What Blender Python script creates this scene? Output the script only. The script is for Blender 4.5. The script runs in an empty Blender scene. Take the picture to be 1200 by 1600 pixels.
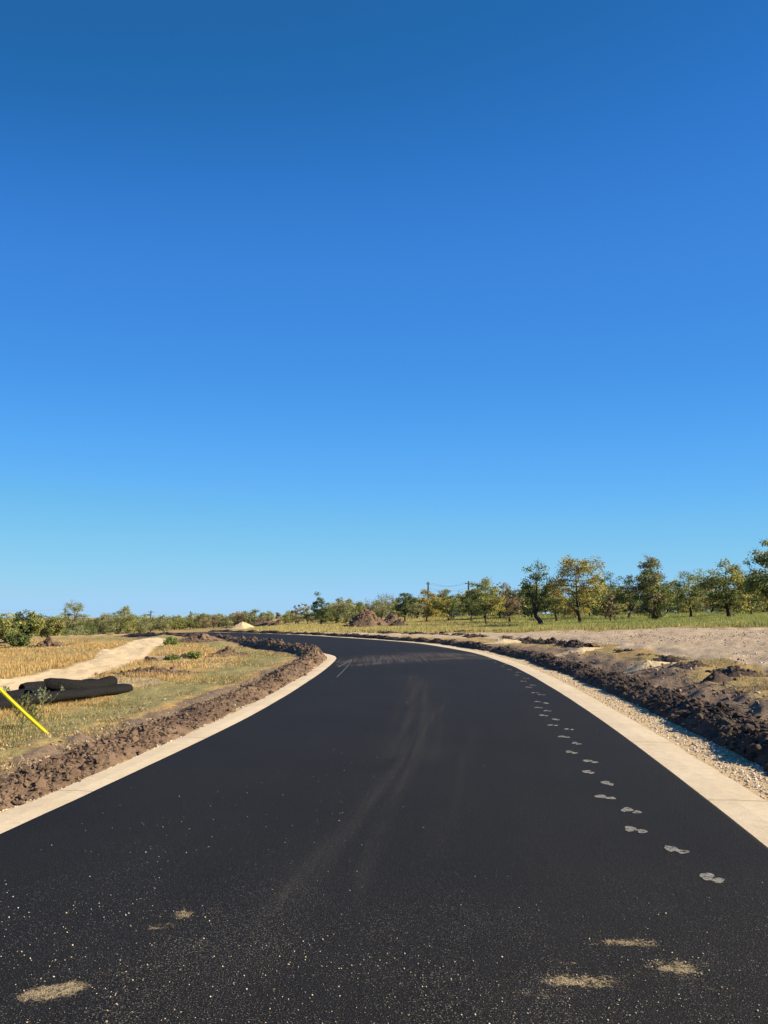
import bpy, math
import numpy as np
from mathutils import Vector

SC = bpy.context.scene
# ------------------------------------------------------------------ camera
FPX, HORIZ, CAMH = 1180.0, 962.0, 1.6
PITCH = math.atan((HORIZ - 800.0) / FPX)
cam_data = bpy.data.cameras.new('camera')
cam = bpy.data.objects.new('camera', cam_data)
SC.collection.objects.link(cam)
cam.location = (0, 0, CAMH)
cam.rotation_euler = (math.radians(90) + PITCH, 0, 0)
cam_data.sensor_fit = 'VERTICAL'
cam_data.sensor_height = 36.0
cam_data.sensor_width = 27.0
cam_data.lens = FPX / 1600.0 * 36.0
cam_data.clip_start = 0.05
cam_data.clip_end = 6000.0
SC.camera = cam
# ------------------------------------------------------------------ sky and sun
SUN_AZ, SUN_EL = math.radians(101.0), math.radians(29.0)   # azimuth clockwise from the view direction
world = bpy.data.worlds.new('World')
SC.world = world
world.use_nodes = True
wn = world.node_tree
bg = wn.nodes['Background']
sky = wn.nodes.new('ShaderNodeTexSky')
sky.sky_type = 'NISHITA'
sky.sun_disc = False
sky.sun_elevation = SUN_EL
sky.sun_rotation = SUN_AZ
sky.altitude = 200.0
sky.air_density = 1.0
sky.dust_density = 0.0
sky.ozone_density = 4.0
# a phone camera's deep, clean blue: a response curve per channel on the physical sky
def s2l(c): c /= 255.0; return c / 12.92 if c <= .04045 else ((c + .055) / 1.055) ** 2.4
EXPO = 1.15
SKY_RESP = (((54, 45), (68, 35), (81, 58), (96, 72), (110, 88), (152, 131), (195, 159), (235, 178)),
            ((94, 100), (110, 130), (128, 149), (145, 168), (182, 198), (205, 208), (232, 215)),
            ((131, 165), (149, 214), (168, 231), (182, 242), (192, 245), (200, 240), (219, 242)))
tcw = wn.nodes.new('ShaderNodeTexCoord'); sq = wn.nodes.new('ShaderNodeMapping'); sq.inputs['Scale'].default_value = (0.5, 1.0, 1.0)
nrm = wn.nodes.new('ShaderNodeVectorMath'); nrm.operation = 'NORMALIZE'
wn.links.new(tcw.outputs['Generated'], sq.inputs[0]); wn.links.new(sq.outputs[0], nrm.inputs[0])
if 'Vector' in sky.inputs: wn.links.new(nrm.outputs[0], sky.inputs['Vector'])   # evens out the sky left to right
scl = wn.nodes.new('ShaderNodeVectorMath'); scl.operation = 'SCALE'; scl.inputs['Scale'].default_value = 0.1
crv = wn.nodes.new('ShaderNodeRGBCurve')
crv.mapping.extend = 'EXTRAPOLATED'
for ch in range(3):
    c = crv.mapping.curves[ch]
    c.points[0].location = (0, 0)
    for a_, b_ in SKY_RESP[ch]: c.points.new(s2l(a_), s2l(b_) / 2 ** EXPO)
    c.points[-1].location = (1, (1.25, 1.05, .95)[ch] / 2 ** EXPO)
    for q in c.points: q.handle_type = 'AUTO_CLAMPED'
crv.mapping.update()
up_ = wn.nodes.new('ShaderNodeVectorMath'); up_.operation = 'SCALE'; up_.inputs['Scale'].default_value = 10.0
wn.links.new(sky.outputs[0], scl.inputs[0]); wn.links.new(scl.outputs[0], crv.inputs['Color']); wn.links.new(crv.outputs[0], up_.inputs[0])
wn.links.new(up_.outputs[0], bg.inputs['Color'])
bg.inputs['Strength'].default_value = 0.10
sun_data = bpy.data.lights.new('sun', 'SUN')
sun_data.energy = 5.0
sun_data.angle = math.radians(0.5)
sun_data.color = (1.0, 0.85, 0.61)
sun = bpy.data.objects.new('sun', sun_data)
SC.collection.objects.link(sun)
sdir = Vector((math.sin(SUN_AZ) * math.cos(SUN_EL), math.cos(SUN_AZ) * math.cos(SUN_EL), math.sin(SUN_EL)))
sun.rotation_euler = sdir.to_track_quat('Z', 'Y').to_euler()
sun.location = (40, -10, 30)
SC.view_settings.view_transform = 'Standard'
SC.view_settings.look = 'None'
SC.view_settings.exposure = EXPO
SC.view_settings.gamma = 1.0
SC.cycles.max_bounces = 6
SC.cycles.transparent_max_bounces = 4

# ------------------------------------------------------------------ numeric helpers
def hash01(ix, iy, iz, seed):
    h = (ix.astype(np.int64) * 374761393 + iy.astype(np.int64) * 668265263 + iz.astype(np.int64) * 1274126177 + seed * 69069) & 0xFFFFFFFF
    h = ((h ^ (h >> 13)) * 1274126177) & 0xFFFFFFFF
    h = (h ^ (h >> 16)) & 0xFFFFFFFF
    h = (h * 2246822519) & 0xFFFFFFFF
    return ((h ^ (h >> 15)) & 0xFFFFFF) / float(0xFFFFFF)

def vnoise(x, y, z=None, seed=0):
    x = np.asarray(x, float); y = np.asarray(y, float)
    z = np.zeros_like(x) if z is None else np.asarray(z, float)
    fx, fy, fz = np.floor(x), np.floor(y), np.floor(z)
    ux, uy, uz = x - fx, y - fy, z - fz
    ux = ux * ux * (3 - 2 * ux); uy = uy * uy * (3 - 2 * uy); uz = uz * uz * (3 - 2 * uz)
    r = 0
    for a in (0, 1):
        for b in (0, 1):
            for c in (0, 1):
                w = (ux if a else 1 - ux) * (uy if b else 1 - uy) * (uz if c else 1 - uz)
                r = r + w * hash01(fx + a, fy + b, fz + c, seed)
    return r

def fbm(x, y, z=None, seed=0, octv=4):
    r, a, f, t = 0, 1.0, 1.0, 0
    for k in range(octv):
        r = r + a * vnoise(x * f, y * f, None if z is None else z * f, seed + k * 17)
        t += a; a *= 0.5; f *= 2.03
    return r / t

def smooth(a, b, x):
    t = np.clip((x - a) / (b - a), 0, 1)
    return t * t * (3 - 2 * t)

CT, ST = math.cos(PITCH), math.sin(PITCH)
def ray(px, py):
    dx = (px - 600.0) / FPX; dv = (py - 800.0) / FPX
    return np.array([dx, CT + dv * ST, ST - dv * CT])

def flat(px, py):
    r = ray(px, py)
    t = -CAMH / r[2]
    return r[0] * t, r[1] * t

def at_depth(px, py, d):
    r = ray(px, py)
    t = d / r[1]
    return r[0] * t, d, CAMH + r[2] * t

# ------------------------------------------------------------------ the road's two edges (plan view)
def spline(P, step=0.25):
    P = np.array(P, float)
    Q = np.vstack([2 * P[0] - P[1], P, 2 * P[-1] - P[-2]])
    out = []
    for i in range(1, len(Q) - 2):
        p0, p1, p2, p3 = Q[i - 1], Q[i], Q[i + 1], Q[i + 2]
        t = np.linspace(0, 1, 24, endpoint=False)[:, None]
        out.append(0.5 * ((2 * p1) + (-p0 + p2) * t + (2 * p0 - 5 * p1 + 4 * p2 - p3) * t ** 2 + (-p0 + 3 * p1 - 3 * p2 + p3) * t ** 3))
    out.append(P[-1:])
    out = np.vstack(out)
    L = np.concatenate([[0], np.cumsum(np.hypot(*np.diff(out, axis=0).T))])
    n = int(L[-1] / step)
    s = np.linspace(0, L[-1], n)
    r = np.stack([np.interp(s, L, out[:, 0]), np.interp(s, L, out[:, 1])], 1)
    k = 19
    pad = np.vstack([np.repeat(r[:1], k, 0), r, np.repeat(r[-1:], k, 0)])
    w = np.hanning(2 * k + 1); w /= w.sum()
    sm = np.stack([np.convolve(pad[:, c], w, 'valid') for c in (0, 1)], 1)
    sm[:k] = r[:k]; sm[-k:] = r[-k:]
    return sm

def normals(P):
    d = np.gradient(P, axis=0)
    d /= np.linalg.norm(d, axis=1)[:, None]
    return np.stack([-d[:, 1], d[:, 0]], 1)          # to the left of travel

RW = 6.1
Rpx = [(1200, 1331), (1137, 1280), (1075, 1229.5), (1017, 1184), (970, 1149.5), (925, 1117.5), (877, 1085.5), (826, 1054.5), (790, 1037.5), (740, 1021), (690, 1011.5), (640, 1004.5), (540, 997), (440, 991.3)]
Rp = [flat(*p) for p in Rpx]
d0 = np.array(Rp[2]) - np.array(Rp[0]); d0 /= np.linalg.norm(d0)
Rp = [tuple(np.array(Rp[0]) - d0 * 24), tuple(np.array(Rp[0]) - d0 * 10)] + Rp + [(-19, 75.5), (-30, 83), (-45, 91), (-65, 99)]
R_EDGE = spline(Rp)
Lpx = [(0, 1310), (133, 1247), (233, 1202), (317, 1159), (400, 1118), (475, 1071), (512, 1045), (523, 1033), (521.5, 1023.5)]
Lp = [flat(*p) for p in Lpx]
d1 = np.array(Lp[2]) - np.array(Lp[0]); d1 /= np.linalg.norm(d1)
Lp = [tuple(np.array(Lp[0]) - d1 * 24), tuple(np.array(Lp[0]) - d1 * 10)] + Lp
off = R_EDGE + normals(R_EDGE) * (RW + 2.4)
k0 = [i for i in range(len(R_EDGE)) if off[i, 1] > 40.0 and R_EDGE[i, 1] > 30]
Lp += [tuple(off[i]) for i in k0[::16]]
L_EDGE = spline(Lp)
RN, LN = normals(R_EDGE), normals(L_EDGE)

def near(P, EDGE, N):
    """signed distance to an edge (positive to the left of travel) and the index along it"""
    P = np.asarray(P, float)
    dist = np.empty(len(P)); idx = np.empty(len(P), int)
    for a in range(0, len(P), 4000):
        q = P[a:a + 4000]
        D = ((q[:, None, :] - EDGE[None, ::3, :]) ** 2).sum(2)
        j = D.argmin(1) * 3
        idx[a:a + 4000] = j
        v = q - EDGE[j]
        sg = np.sign((v * N[j]).sum(1))
        tip = (j < 3) | (j > len(EDGE) - 5)
        dist[a:a + 4000] = np.where(tip, np.sqrt(D.min(1)) * sg, (v * N[j]).sum(1))
    return dist, idx

# ------------------------------------------------------------------ terrain heights (thin plate through measured points)
CTRL = []
for e, n, sgn in ((R_EDGE, RN, -1), (L_EDGE, LN, 1)):
    for i in range(0, len(e), 26):
        if e[i, 1] < 78:
            for o in (0.0, 1.2):
                q = e[i] + n[i] * sgn * o
                CTRL.append((q[0], q[1], -0.035 * max(0.0, -17.0 - q[0])))
for e in (R_EDGE,):
    for i in range(0, len(e), 26):
        if e[i, 1] >= 78:
            for o in (-1, 3, 7):
                q = e[i] + RN[i] * o
                CTRL.append((q[0], q[1], -0.035 * max(0.0, -17.0 - q[0])))
for px, py, d in [(0, 1092, 16), (0, 1040, 30), (0, 1013, 60), (100, 1040, 27), (1200, 1125, 10.3), (1100, 1085, 13.4), (1000, 1050, 18), (60, 1006, 100), (150, 999, 130), (220, 993, 165), (260, 989, 200),
                  (230, 1003, 62), (300, 990, 80), (240, 1025, 34), (340, 1010, 38), (330, 981, 260), (400, 976, 240), (450, 977, 150), (500, 977, 112), (570, 979, 118),
                  (650, 971, 120), (760, 978, 92), (840, 979, 78), (905, 977, 76), (1020, 972, 70), (1130, 968, 66), (1190, 969, 52),
                  (1200, 986, 34), (1200, 1052, 15.5), (1100, 1030, 19), (1000, 1010, 27), (900, 988, 46), (900, 1005, 33), (750, 990, 58), (640, 988, 72), (1060, 958, 160), (1300, 958, 110),
                  (800, 962, 170), (900, 960, 240), (600, 966, 220), (0, 996, 200), (-200, 1003, 150), (-150, 1090, 16), (-300, 1030, 40)]:
    CTRL.append(at_depth(px, py, d))
CTRL += [(-9, -18, 0), (9, -18, .3), (-30, -20, -.3), (30, -20, .9), (18, 4, .85), (30, 20, 1.2), (-22, 4, -.2), (60, 60, 2.2), (-330, 100, -6), (-150, 330, -6.5), (60, 330, 1.6), (200, 250, 3.5), (200, 50, 4), (-200, -30, -3), (0, -150, 0)]
CTRL = np.array(CTRL)
def tps_fit(C, lam=0.02):
    n = len(C); XY = C[:, :2] / 50.0
    def phi(r2): return 0.5 * r2 * np.log(r2 + 1e-12)
    K = phi(((XY[:, None] - XY[None]) ** 2).sum(2)) + lam * 0.01 * np.eye(n)
    Pm = np.hstack([np.ones((n, 1)), XY])
    A = np.block([[K, Pm], [Pm.T, np.zeros((3, 3))]])
    w = np.linalg.solve(A, np.concatenate([C[:, 2], [0, 0, 0]]))
    def f(x, y):
        x = np.asarray(x, float); y = np.asarray(y, float); sh = x.shape
        Q = np.stack([x.ravel(), y.ravel()], 1)
        r = np.linalg.norm(Q, axis=1); Q = Q * np.minimum(1, 330.0 / np.maximum(r, 1e-6))[:, None] / 50.0
        out = np.empty(len(Q))
        for a in range(0, len(Q), 20000):
            q = Q[a:a + 20000]
            out[a:a + 20000] = phi(((q[:, None] - XY[None]) ** 2).sum(2)) @ w[:n] + w[n] + q @ w[n + 1:]
        return out.reshape(sh)
    return f
H_raw = tps_fit(CTRL)
def H(x, y):
    """terrain height; the road bed itself is graded flat"""
    x = np.asarray(x, float); y = np.asarray(y, float); sh = x.shape
    P = np.stack([x.ravel(), y.ravel()], 1); out = H_raw(P[:, 0], P[:, 1])
    k = np.nonzero((np.abs(P[:, 0]) < 34) & (P[:, 1] > -30) & (P[:, 1] < 92))[0]
    if len(k):
        q = P[k]; o = np.maximum(near(q, L_EDGE, LN)[0], -near(q, R_EDGE, RN)[0])
        w = smooth(.8, 2.8, o)
        out[k] = out[k] * w + (1 - w) * (-0.035 * np.maximum(0, -17.0 - q[:, 0]))
    return out.reshape(sh)

def ground_at(px, py, dmin=3.0, dmax=320.0):
    """the point where the sight line of a photo pixel meets the terrain"""
    r = ray(px, py)
    d = np.geomspace(dmin, dmax, 900)
    t = d / r[1]
    x, y, z = r[0] * t, d, CAMH + r[2] * t
    hh = H(x, y)
    below = np.nonzero(z < hh)[0]
    i = below[0] if len(below) else int(np.argmin(z - hh))
    return float(x[i]), float(y[i]), float(hh[i])

# ------------------------------------------------------------------ mesh and object helpers
COL = SC.collection
def make_mesh(name, V, F, mat=None, colors=None, uv=None, smooth_shade=False):
    """V (n,3); F a list of (m,k) integer arrays; colors dict name -> (n,3 or 4)"""
    V = np.asarray(V, np.float32)
    if not isinstance(F, list): F = [F]
    F = [np.asarray(f, np.int32) for f in F if len(f)]
    me = bpy.data.meshes.new(name)
    me.vertices.add(len(V)); me.vertices.foreach_set('co', V.ravel())
    loops = np.concatenate([f.ravel() for f in F])
    tot = np.concatenate([np.full(len(f), f.shape[1], np.int32) for f in F])
    start = np.concatenate([[0], np.cumsum(tot)[:-1]]).astype(np.int32)
    me.loops.add(len(loops)); me.loops.foreach_set('vertex_index', loops)
    me.polygons.add(len(tot)); me.polygons.foreach_set('loop_start', start); me.polygons.foreach_set('loop_total', tot)
    me.polygons.foreach_set('use_smooth', np.full(len(tot), bool(smooth_shade)))
    me.update(calc_edges=True)
    for k, c in (colors or {}).items():
        c = np.asarray(c, np.float32)
        if c.shape[1] == 3: c = np.hstack([c, np.ones((len(c), 1), np.float32)])
        a = me.attributes.new(k, 'FLOAT_COLOR', 'POINT'); a.data.foreach_set('color', c.ravel())
    if uv is not None:
        l = me.uv_layers.new(name='uv'); l.data.foreach_set('uv', np.asarray(uv, np.float32)[loops].ravel())
    if mat: me.materials.append(mat)
    return me

def link(name, data, parent=None, loc=None):
    o = bpy.data.objects.new(name, data); COL.objects.link(o)
    if parent is not None: o.parent = parent
    if loc is not None: o.location = loc
    return o

def tag(o, label=None, cat=None, group=None, kind=None):
    if label: o['label'] = label
    if cat: o['category'] = cat
    if group: o['group'] = group
    if kind: o['kind'] = kind
    return o

def grid_faces(n, m):
    i = np.arange(n - 1)[:, None]; j = np.arange(m - 1)[None]
    a = i * m + j
    return np.stack([a, a + 1, a + m + 1, a + m], 2).reshape(-1, 4)

def tube(P, Rad, n=7, caps=True):
    P = np.asarray(P, float); Rad = np.broadcast_to(np.asarray(Rad, float), (len(P),))
    T = np.gradient(P, axis=0); T /= np.linalg.norm(T, axis=1)[:, None] + 1e-9
    up = np.array([0, 0, 1.0]) if abs(T[0][2]) < 0.9 else np.array([1.0, 0, 0])
    V = []
    a = np.linspace(0, 2 * np.pi, n, endpoint=False)
    u = np.cross(up, T[0]); u /= np.linalg.norm(u)
    for p, t, r in zip(P, T, Rad):
        u = u - t * (u @ t); u /= np.linalg.norm(u) + 1e-9
        w = np.cross(t, u)
        V.append(p + r * (np.cos(a)[:, None] * u + np.sin(a)[:, None] * w))
    V = np.vstack(V); m = len(P)
    i = np.arange(m - 1)[:, None] * n; j = np.arange(n)[None]
    F = np.stack([i + j, i + (j + 1) % n, i + n + (j + 1) % n, i + n + j], 2).reshape(-1, 4)
    tri = np.zeros((0, 3), int)
    if caps:
        c0, c1 = len(V), len(V) + 1
        V = np.vstack([V, P[:1], P[-1:]])
        j = np.arange(n)
        tri = np.vstack([np.stack([np.full(n, c0), (j + 1) % n, j], 1), np.stack([np.full(n, c1), (m - 1) * n + j, (m - 1) * n + (j + 1) % n], 1)])
    return V, F, tri

class MB:
    def __init__(s): s.V = []; s.Q = []; s.T = []; s.C = []; s.n = 0
    def add(s, V, Q=None, T=None, col=None):
        V = np.asarray(V, float)
        if Q is not None and len(Q): s.Q.append(np.asarray(Q) + s.n)
        if T is not None and len(T): s.T.append(np.asarray(T) + s.n)
        s.V.append(V); s.n += len(V)
        if col is not None: s.C.append(np.broadcast_to(np.asarray(col, float), (len(V), 3)))
    def tube(s, P, R, n=7, col=None):
        V, Q, T = tube(P, R, n); s.add(V, Q, T, col)
    def mesh(s, name, mat, smooth_shade=False):
        F = []
        if s.Q: F.append(np.vstack(s.Q))
        if s.T: F.append(np.vstack(s.T))
        return make_mesh(name, np.vstack(s.V), F, mat, {'col': np.vstack(s.C)} if s.C else None, smooth_shade=smooth_shade)

import bmesh
def ico(sub):
    bm = bmesh.new(); bmesh.ops.create_icosphere(bm, subdivisions=sub, radius=1.0)
    V = np.array([v.co[:] for v in bm.verts]); F = np.array([[v.index for v in f.verts] for f in bm.faces]); bm.free()
    return V, F
ICO1, ICO2 = ico(1), ico(2)

def rocks(rng, pos, size, sub=1, flat_=0.75, rough=0.35, col=None, colvar=0.15):
    """many small angular stones / clods as one vertex block"""
    V0, F0 = ICO1 if sub == 1 else ICO2
    n, m = len(pos), len(V0)
    sc = rng.uniform(0.6, 1.25, (n, 1, 3)) * np.asarray(size)[:, None, None]
    sc[:, :, 2] *= flat_
    V = V0[None] * (1 + rng.uniform(-rough, rough, (n, m, 1))) * sc
    a = rng.uniform(0, 2 * np.pi, n); b = rng.normal(0, .5, n)
    ca, sa, cb, sb = np.cos(a), np.sin(a), np.cos(b), np.sin(b)
    x, y, z = V[..., 0], V[..., 1], V[..., 2]
    y, z = y * cb[:, None] - z * sb[:, None], y * sb[:, None] + z * cb[:, None]
    x, y = x * ca[:, None] - y * sa[:, None], x * sa[:, None] + y * ca[:, None]
    V = np.stack([x, y, z], 2) + np.asarray(pos)[:, None, :]
    F = (F0[None] + (np.arange(n) * m)[:, None, None]).reshape(-1, 3)
    C = None
    if col is not None:
        col = np.broadcast_to(np.asarray(col, float), (n, 3))
        C = np.repeat(col * (1 + rng.uniform(-colvar, colvar, (n, 1))), m, 0)
    return V.reshape(-1, 3), F, C

# ------------------------------------------------------------------ materials
def new_mat(name):
    m = bpy.data.materials.new(name); m.use_nodes = True
    nt = m.node_tree
    return m, nt, nt.nodes['Principled BSDF']
def N(nt, kind, **kw):
    n = nt.nodes.new(kind)
    for k, v in kw.items():
        if k in n.inputs: n.inputs[k].default_value = v
        else: setattr(n, k, v)
    return n
def noise(nt, scale, detail=4, rough=0.55, vec=None, dist=0.0):
    n = N(nt, 'ShaderNodeTexNoise', Scale=scale, Detail=detail, Roughness=rough, Distortion=dist)
    if vec is not None: nt.links.new(vec, n.inputs['Vector'])
    return n.outputs['Fac']
def maprange(nt, v, a, b, c=0.0, d=1.0):
    n = N(nt, 'ShaderNodeMapRange'); n.inputs['From Min'].default_value = a; n.inputs['From Max'].default_value = b
    n.inputs['To Min'].default_value = c; n.inputs['To Max'].default_value = d
    nt.links.new(v, n.inputs['Value']); return n.outputs[0]
def mth(nt, op, a, b=None, clamp=False):
    n = nt.nodes.new('ShaderNodeMath'); n.operation = op; n.use_clamp = clamp
    for i, v in enumerate((a, b)):
        if v is None: continue
        if isinstance(v, (int, float)): n.inputs[i].default_value = v
        else: nt.links.new(v, n.inputs[i])
    return n.outputs[0]
def mix(nt, f, a, b, blend='MIX'):
    n = nt.nodes.new('ShaderNodeMix'); n.data_type = 'RGBA'; n.blend_type = blend
    for sock, v in ((n.inputs[0], f), (n.inputs[6], a), (n.inputs[7], b)):
        if isinstance(v, (int, float)): sock.default_value = v
        elif isinstance(v, tuple): sock.default_value = (*v, 1.0)
        else: nt.links.new(v, sock)
    return n.outputs[2]
def bump(nt, h, strength, dist, prev=None):
    n = N(nt, 'ShaderNodeBump', Strength=strength, Distance=dist)
    nt.links.new(h, n.inputs['Height'])
    if prev is not None: nt.links.new(prev, n.inputs['Normal'])
    return n.outputs[0]
def attr(nt, name):
    n = nt.nodes.new('ShaderNodeAttribute'); n.attribute_name = name; return n
def objco(nt): return nt.nodes.new('ShaderNodeTexCoord').outputs['Object']
def sep(nt, col):
    n = nt.nodes.new('ShaderNodeSeparateColor'); nt.links.new(col, n.inputs[0]); return n.outputs

# terrain: zone a = (track, gravel yard, dark soil), zone b = (green, pale shoulder gravel, straw level)
def mat_ground():
    m, nt, p = new_mat('ground_cover')
    co = objco(nt)
    za, zb = sep(nt, attr(nt, 'za').outputs[0]), sep(nt, attr(nt, 'zb').outputs[0])
    n1 = noise(nt, 0.35, 5, .6, co); n2 = noise(nt, 2.2, 5, .65, co); n3 = noise(nt, 14, 4, .7, co); n4 = noise(nt, 60, 3, .7, co)
    straw = mix(nt, maprange(nt, n2, .35, .65), (.50, .35, .14), (.42, .255, .10))
    straw = mix(nt, maprange(nt, n1, .40, .66), straw, (.29, .27, .11))
    straw = mix(nt, maprange(nt, n3, .40, .66, 0, .75), straw, (.17, .105, .05))
    def wob(s, amt=.5, w=.16):
        v = mth(nt, 'ADD', s, mth(nt, 'MULTIPLY', mth(nt, 'SUBTRACT', mth(nt, 'ADD', mth(nt, 'MULTIPLY', n2, .6), mth(nt, 'MULTIPLY', n3, .4)), .5), amt * 2))
        return maprange(nt, v, .5 - w, .5 + w)
    green = mix(nt, maprange(nt, n3, .35, .7), (.12, .135, .05), (.36, .29, .14))
    c = mix(nt, wob(zb[0]), straw, green)
    yard = mix(nt, maprange(nt, n2, .3, .7), (.46, .37, .255), (.36, .275, .185))
    yard = mix(nt, maprange(nt, n3, .5, .72, 0, .75), yard, (.22, .16, .11))
    yard = mix(nt, maprange(nt, n4, .55, .72, 0, .8), yard, (.45, .36, .28))
    c = mix(nt, wob(za[1], .35), c, yard)
    soil = mix(nt, maprange(nt, n3, .3, .7), (.26, .19, .13), (.115, .082, .06))
    soil = mix(nt, maprange(nt, n4, .60, .74, 0, .7), soil, (.26, .2, .14))
    c = mix(nt, wob(za[2], .5), c, soil)
    track = mix(nt, maprange(nt, n2, .3, .7), (.68, .54, .35), (.55, .42, .25))
    track = mix(nt, maprange(nt, n3, .5, .75, 0, .5), track, (.42, .31, .19))
    c = mix(nt, wob(za[0], .45), c, track)
    shoulder = mix(nt, maprange(nt, n3, .35, .68), (.50, .385, .23), (.36, .255, .14))
    shoulder = mix(nt, maprange(nt, n4, .52, .7, 0, .8), shoulder, (.62, .52, .37))
    c = mix(nt, wob(zb[1], .4), c, shoulder)
    nt.links.new(c, p.inputs['Base Color'])
    p.inputs['Roughness'].default_value = 1.0
    p.inputs['Specular IOR Level'].default_value = 0.1
    h = mth(nt, 'ADD', mth(nt, 'MULTIPLY', n3, .6), mth(nt, 'MULTIPLY', n4, .4))
    nt.links.new(bump(nt, h, 1.0, .03), p.inputs['Normal'])
    return m

def mat_soil(name, a, b, stone, scale=1.0, bd=.03):
    m, nt, p = new_mat(name)
    co = objco(nt)
    n2 = noise(nt, 1.3 * scale, 5, .6, co); n3 = noise(nt, 11 * scale, 5, .7, co); n4 = noise(nt, 55 * scale, 3, .7, co)
    c = mix(nt, maprange(nt, n3, .3, .7), a, b)
    c = mix(nt, maprange(nt, n2, .45, .7, 0, .6), c, tuple(min(1, x * 1.45) for x in a))
    c = mix(nt, maprange(nt, n4, .62, .72, 0, .8), c, stone)
    at = attr(nt, 'col')
    nt.links.new(c, p.inputs['Base Color'])
    p.inputs['Roughness'].default_value = .95; p.inputs['Specular IOR Level'].default_value = .12
    h = mth(nt, 'ADD', mth(nt, 'MULTIPLY', n3, .7), mth(nt, 'MULTIPLY', n4, .3))
    nt.links.new(bump(nt, h, 1.0, bd), p.inputs['Normal'])
    return m

def mat_attr(name, rough=.9, transl=0.0, spec=.2, noise_scale=0, noise_amt=0, bd=0.0):
    m, nt, p = new_mat(name)
    c = attr(nt, 'col').outputs[0]
    if noise_scale:
        nn = noise(nt, noise_scale, 4, .6, objco(nt))
        c = mix(nt, maprange(nt, nn, .3, .7, 0, noise_amt), c, (0.03, .02, .015))
        if bd: nt.links.new(bump(nt, nn, 1, bd), p.inputs['Normal'])
    nt.links.new(c, p.inputs['Base Color'])
    p.inputs['Roughness'].default_value = rough; p.inputs['Specular IOR Level'].default_value = spec
    if transl:
        t = nt.nodes.new('ShaderNodeBsdfTranslucent'); nt.links.new(c, t.inputs['Color'])
        mx = nt.nodes.new('ShaderNodeMixShader'); mx.inputs[0].default_value = transl
        nt.links.new(p.outputs[0], mx.inputs[1]); nt.links.new(t.outputs[0], mx.inputs[2])
        nt.links.new(mx.outputs[0], nt.nodes['Material Output'].inputs['Surface'])
    return m

def mat_plain(name, c, rough=.8, c2=None, scale=6, bd=0.0, spec=.3):
    m, nt, p = new_mat(name)
    nn = noise(nt, scale, 5, .65, objco(nt))
    nt.links.new(mix(nt, maprange(nt, nn, .3, .7), c, c2 or tuple(x * .7 for x in c)), p.inputs['Base Color'])
    p.inputs['Roughness'].default_value = rough; p.inputs['Specular IOR Level'].default_value = spec
    if bd: nt.links.new(bump(nt, nn, 1.0, bd), p.inputs['Normal'])
    return m

def mat_asphalt():
    m, nt, p = new_mat('asphalt')
    co = objco(nt)
    uvn = nt.nodes.new('ShaderNodeUVMap'); uvn.uv_map = 'uv'
    z = sep(nt, attr(nt, 'dust').outputs[0])
    mp = N(nt, 'ShaderNodeMapping'); mp.inputs['Scale'].default_value = (9.0, .22, 1); nt.links.new(uvn.outputs[0], mp.inputs[0])
    mp2 = N(nt, 'ShaderNodeMapping'); mp2.inputs['Scale'].default_value = (2.2, .05, 1); nt.links.new(uvn.outputs[0], mp2.inputs[0])
    st = noise(nt, 1.0, 4, .6, mp.outputs[0]); st2 = noise(nt, 1.0, 3, .6, mp2.outputs[0])
    big = noise(nt, .6, 4, .6, co); fine = noise(nt, 95, 3, .75, co); mid = noise(nt, 24, 4, .7, co); grit = noise(nt, 150, 2, .5, co)
    c = mix(nt, maprange(nt, fine, .36, .68), (.0030, .0028, .0027), (.0235, .0215, .0195))
    c = mix(nt, maprange(nt, st2, .4, .7, 0, .5), c, (.0155, .0142, .0132))
    c = mix(nt, maprange(nt, big, .45, .75, 0, .45), c, (.006, .0056, .0053))
    # dusty tyre and broom streaks running along the lane
    s = mth(nt, 'MULTIPLY', z[1], maprange(nt, st, .35, .7))
    s = mth(nt, 'MULTIPLY', s, maprange(nt, fine, .40, .64, .08, 1.25))
    c = mix(nt, mth(nt, 'MULTIPLY', s, .9, True), c, (.105, .085, .07))
    # pale grit speckles
    sp = mth(nt, 'GREATER_THAN', mth(nt, 'ADD', grit, mth(nt, 'MULTIPLY', z[2], .10)), .76)
    c = mix(nt, mth(nt, 'MULTIPLY', sp, .5), c, (.30, .27, .23))
    # sand spilt in patches
    d = mth(nt, 'ADD', z[0], mth(nt, 'MULTIPLY', mth(nt, 'SUBTRACT', mth(nt, 'ADD', mth(nt, 'MULTIPLY', mid, .45), mth(nt, 'MULTIPLY', fine, .55)), .5), 2.6))
    d = mth(nt, 'MULTIPLY', maprange(nt, d, .55, .95), maprange(nt, z[0], .02, .2))
    c = mix(nt, mth(nt, 'MULTIPLY', d, .7), c, (.46, .36, .21))
    nt.links.new(c, p.inputs['Base Color'])
    p.inputs['Roughness'].default_value = .75; p.inputs['Specular IOR Level'].default_value = .13
    h = mth(nt, 'ADD', mth(nt, 'MULTIPLY', fine, .6), mth(nt, 'MULTIPLY', grit, .5))
    nt.links.new(bump(nt, h, 1.0, .012), p.inputs['Normal'])
    return m

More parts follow.
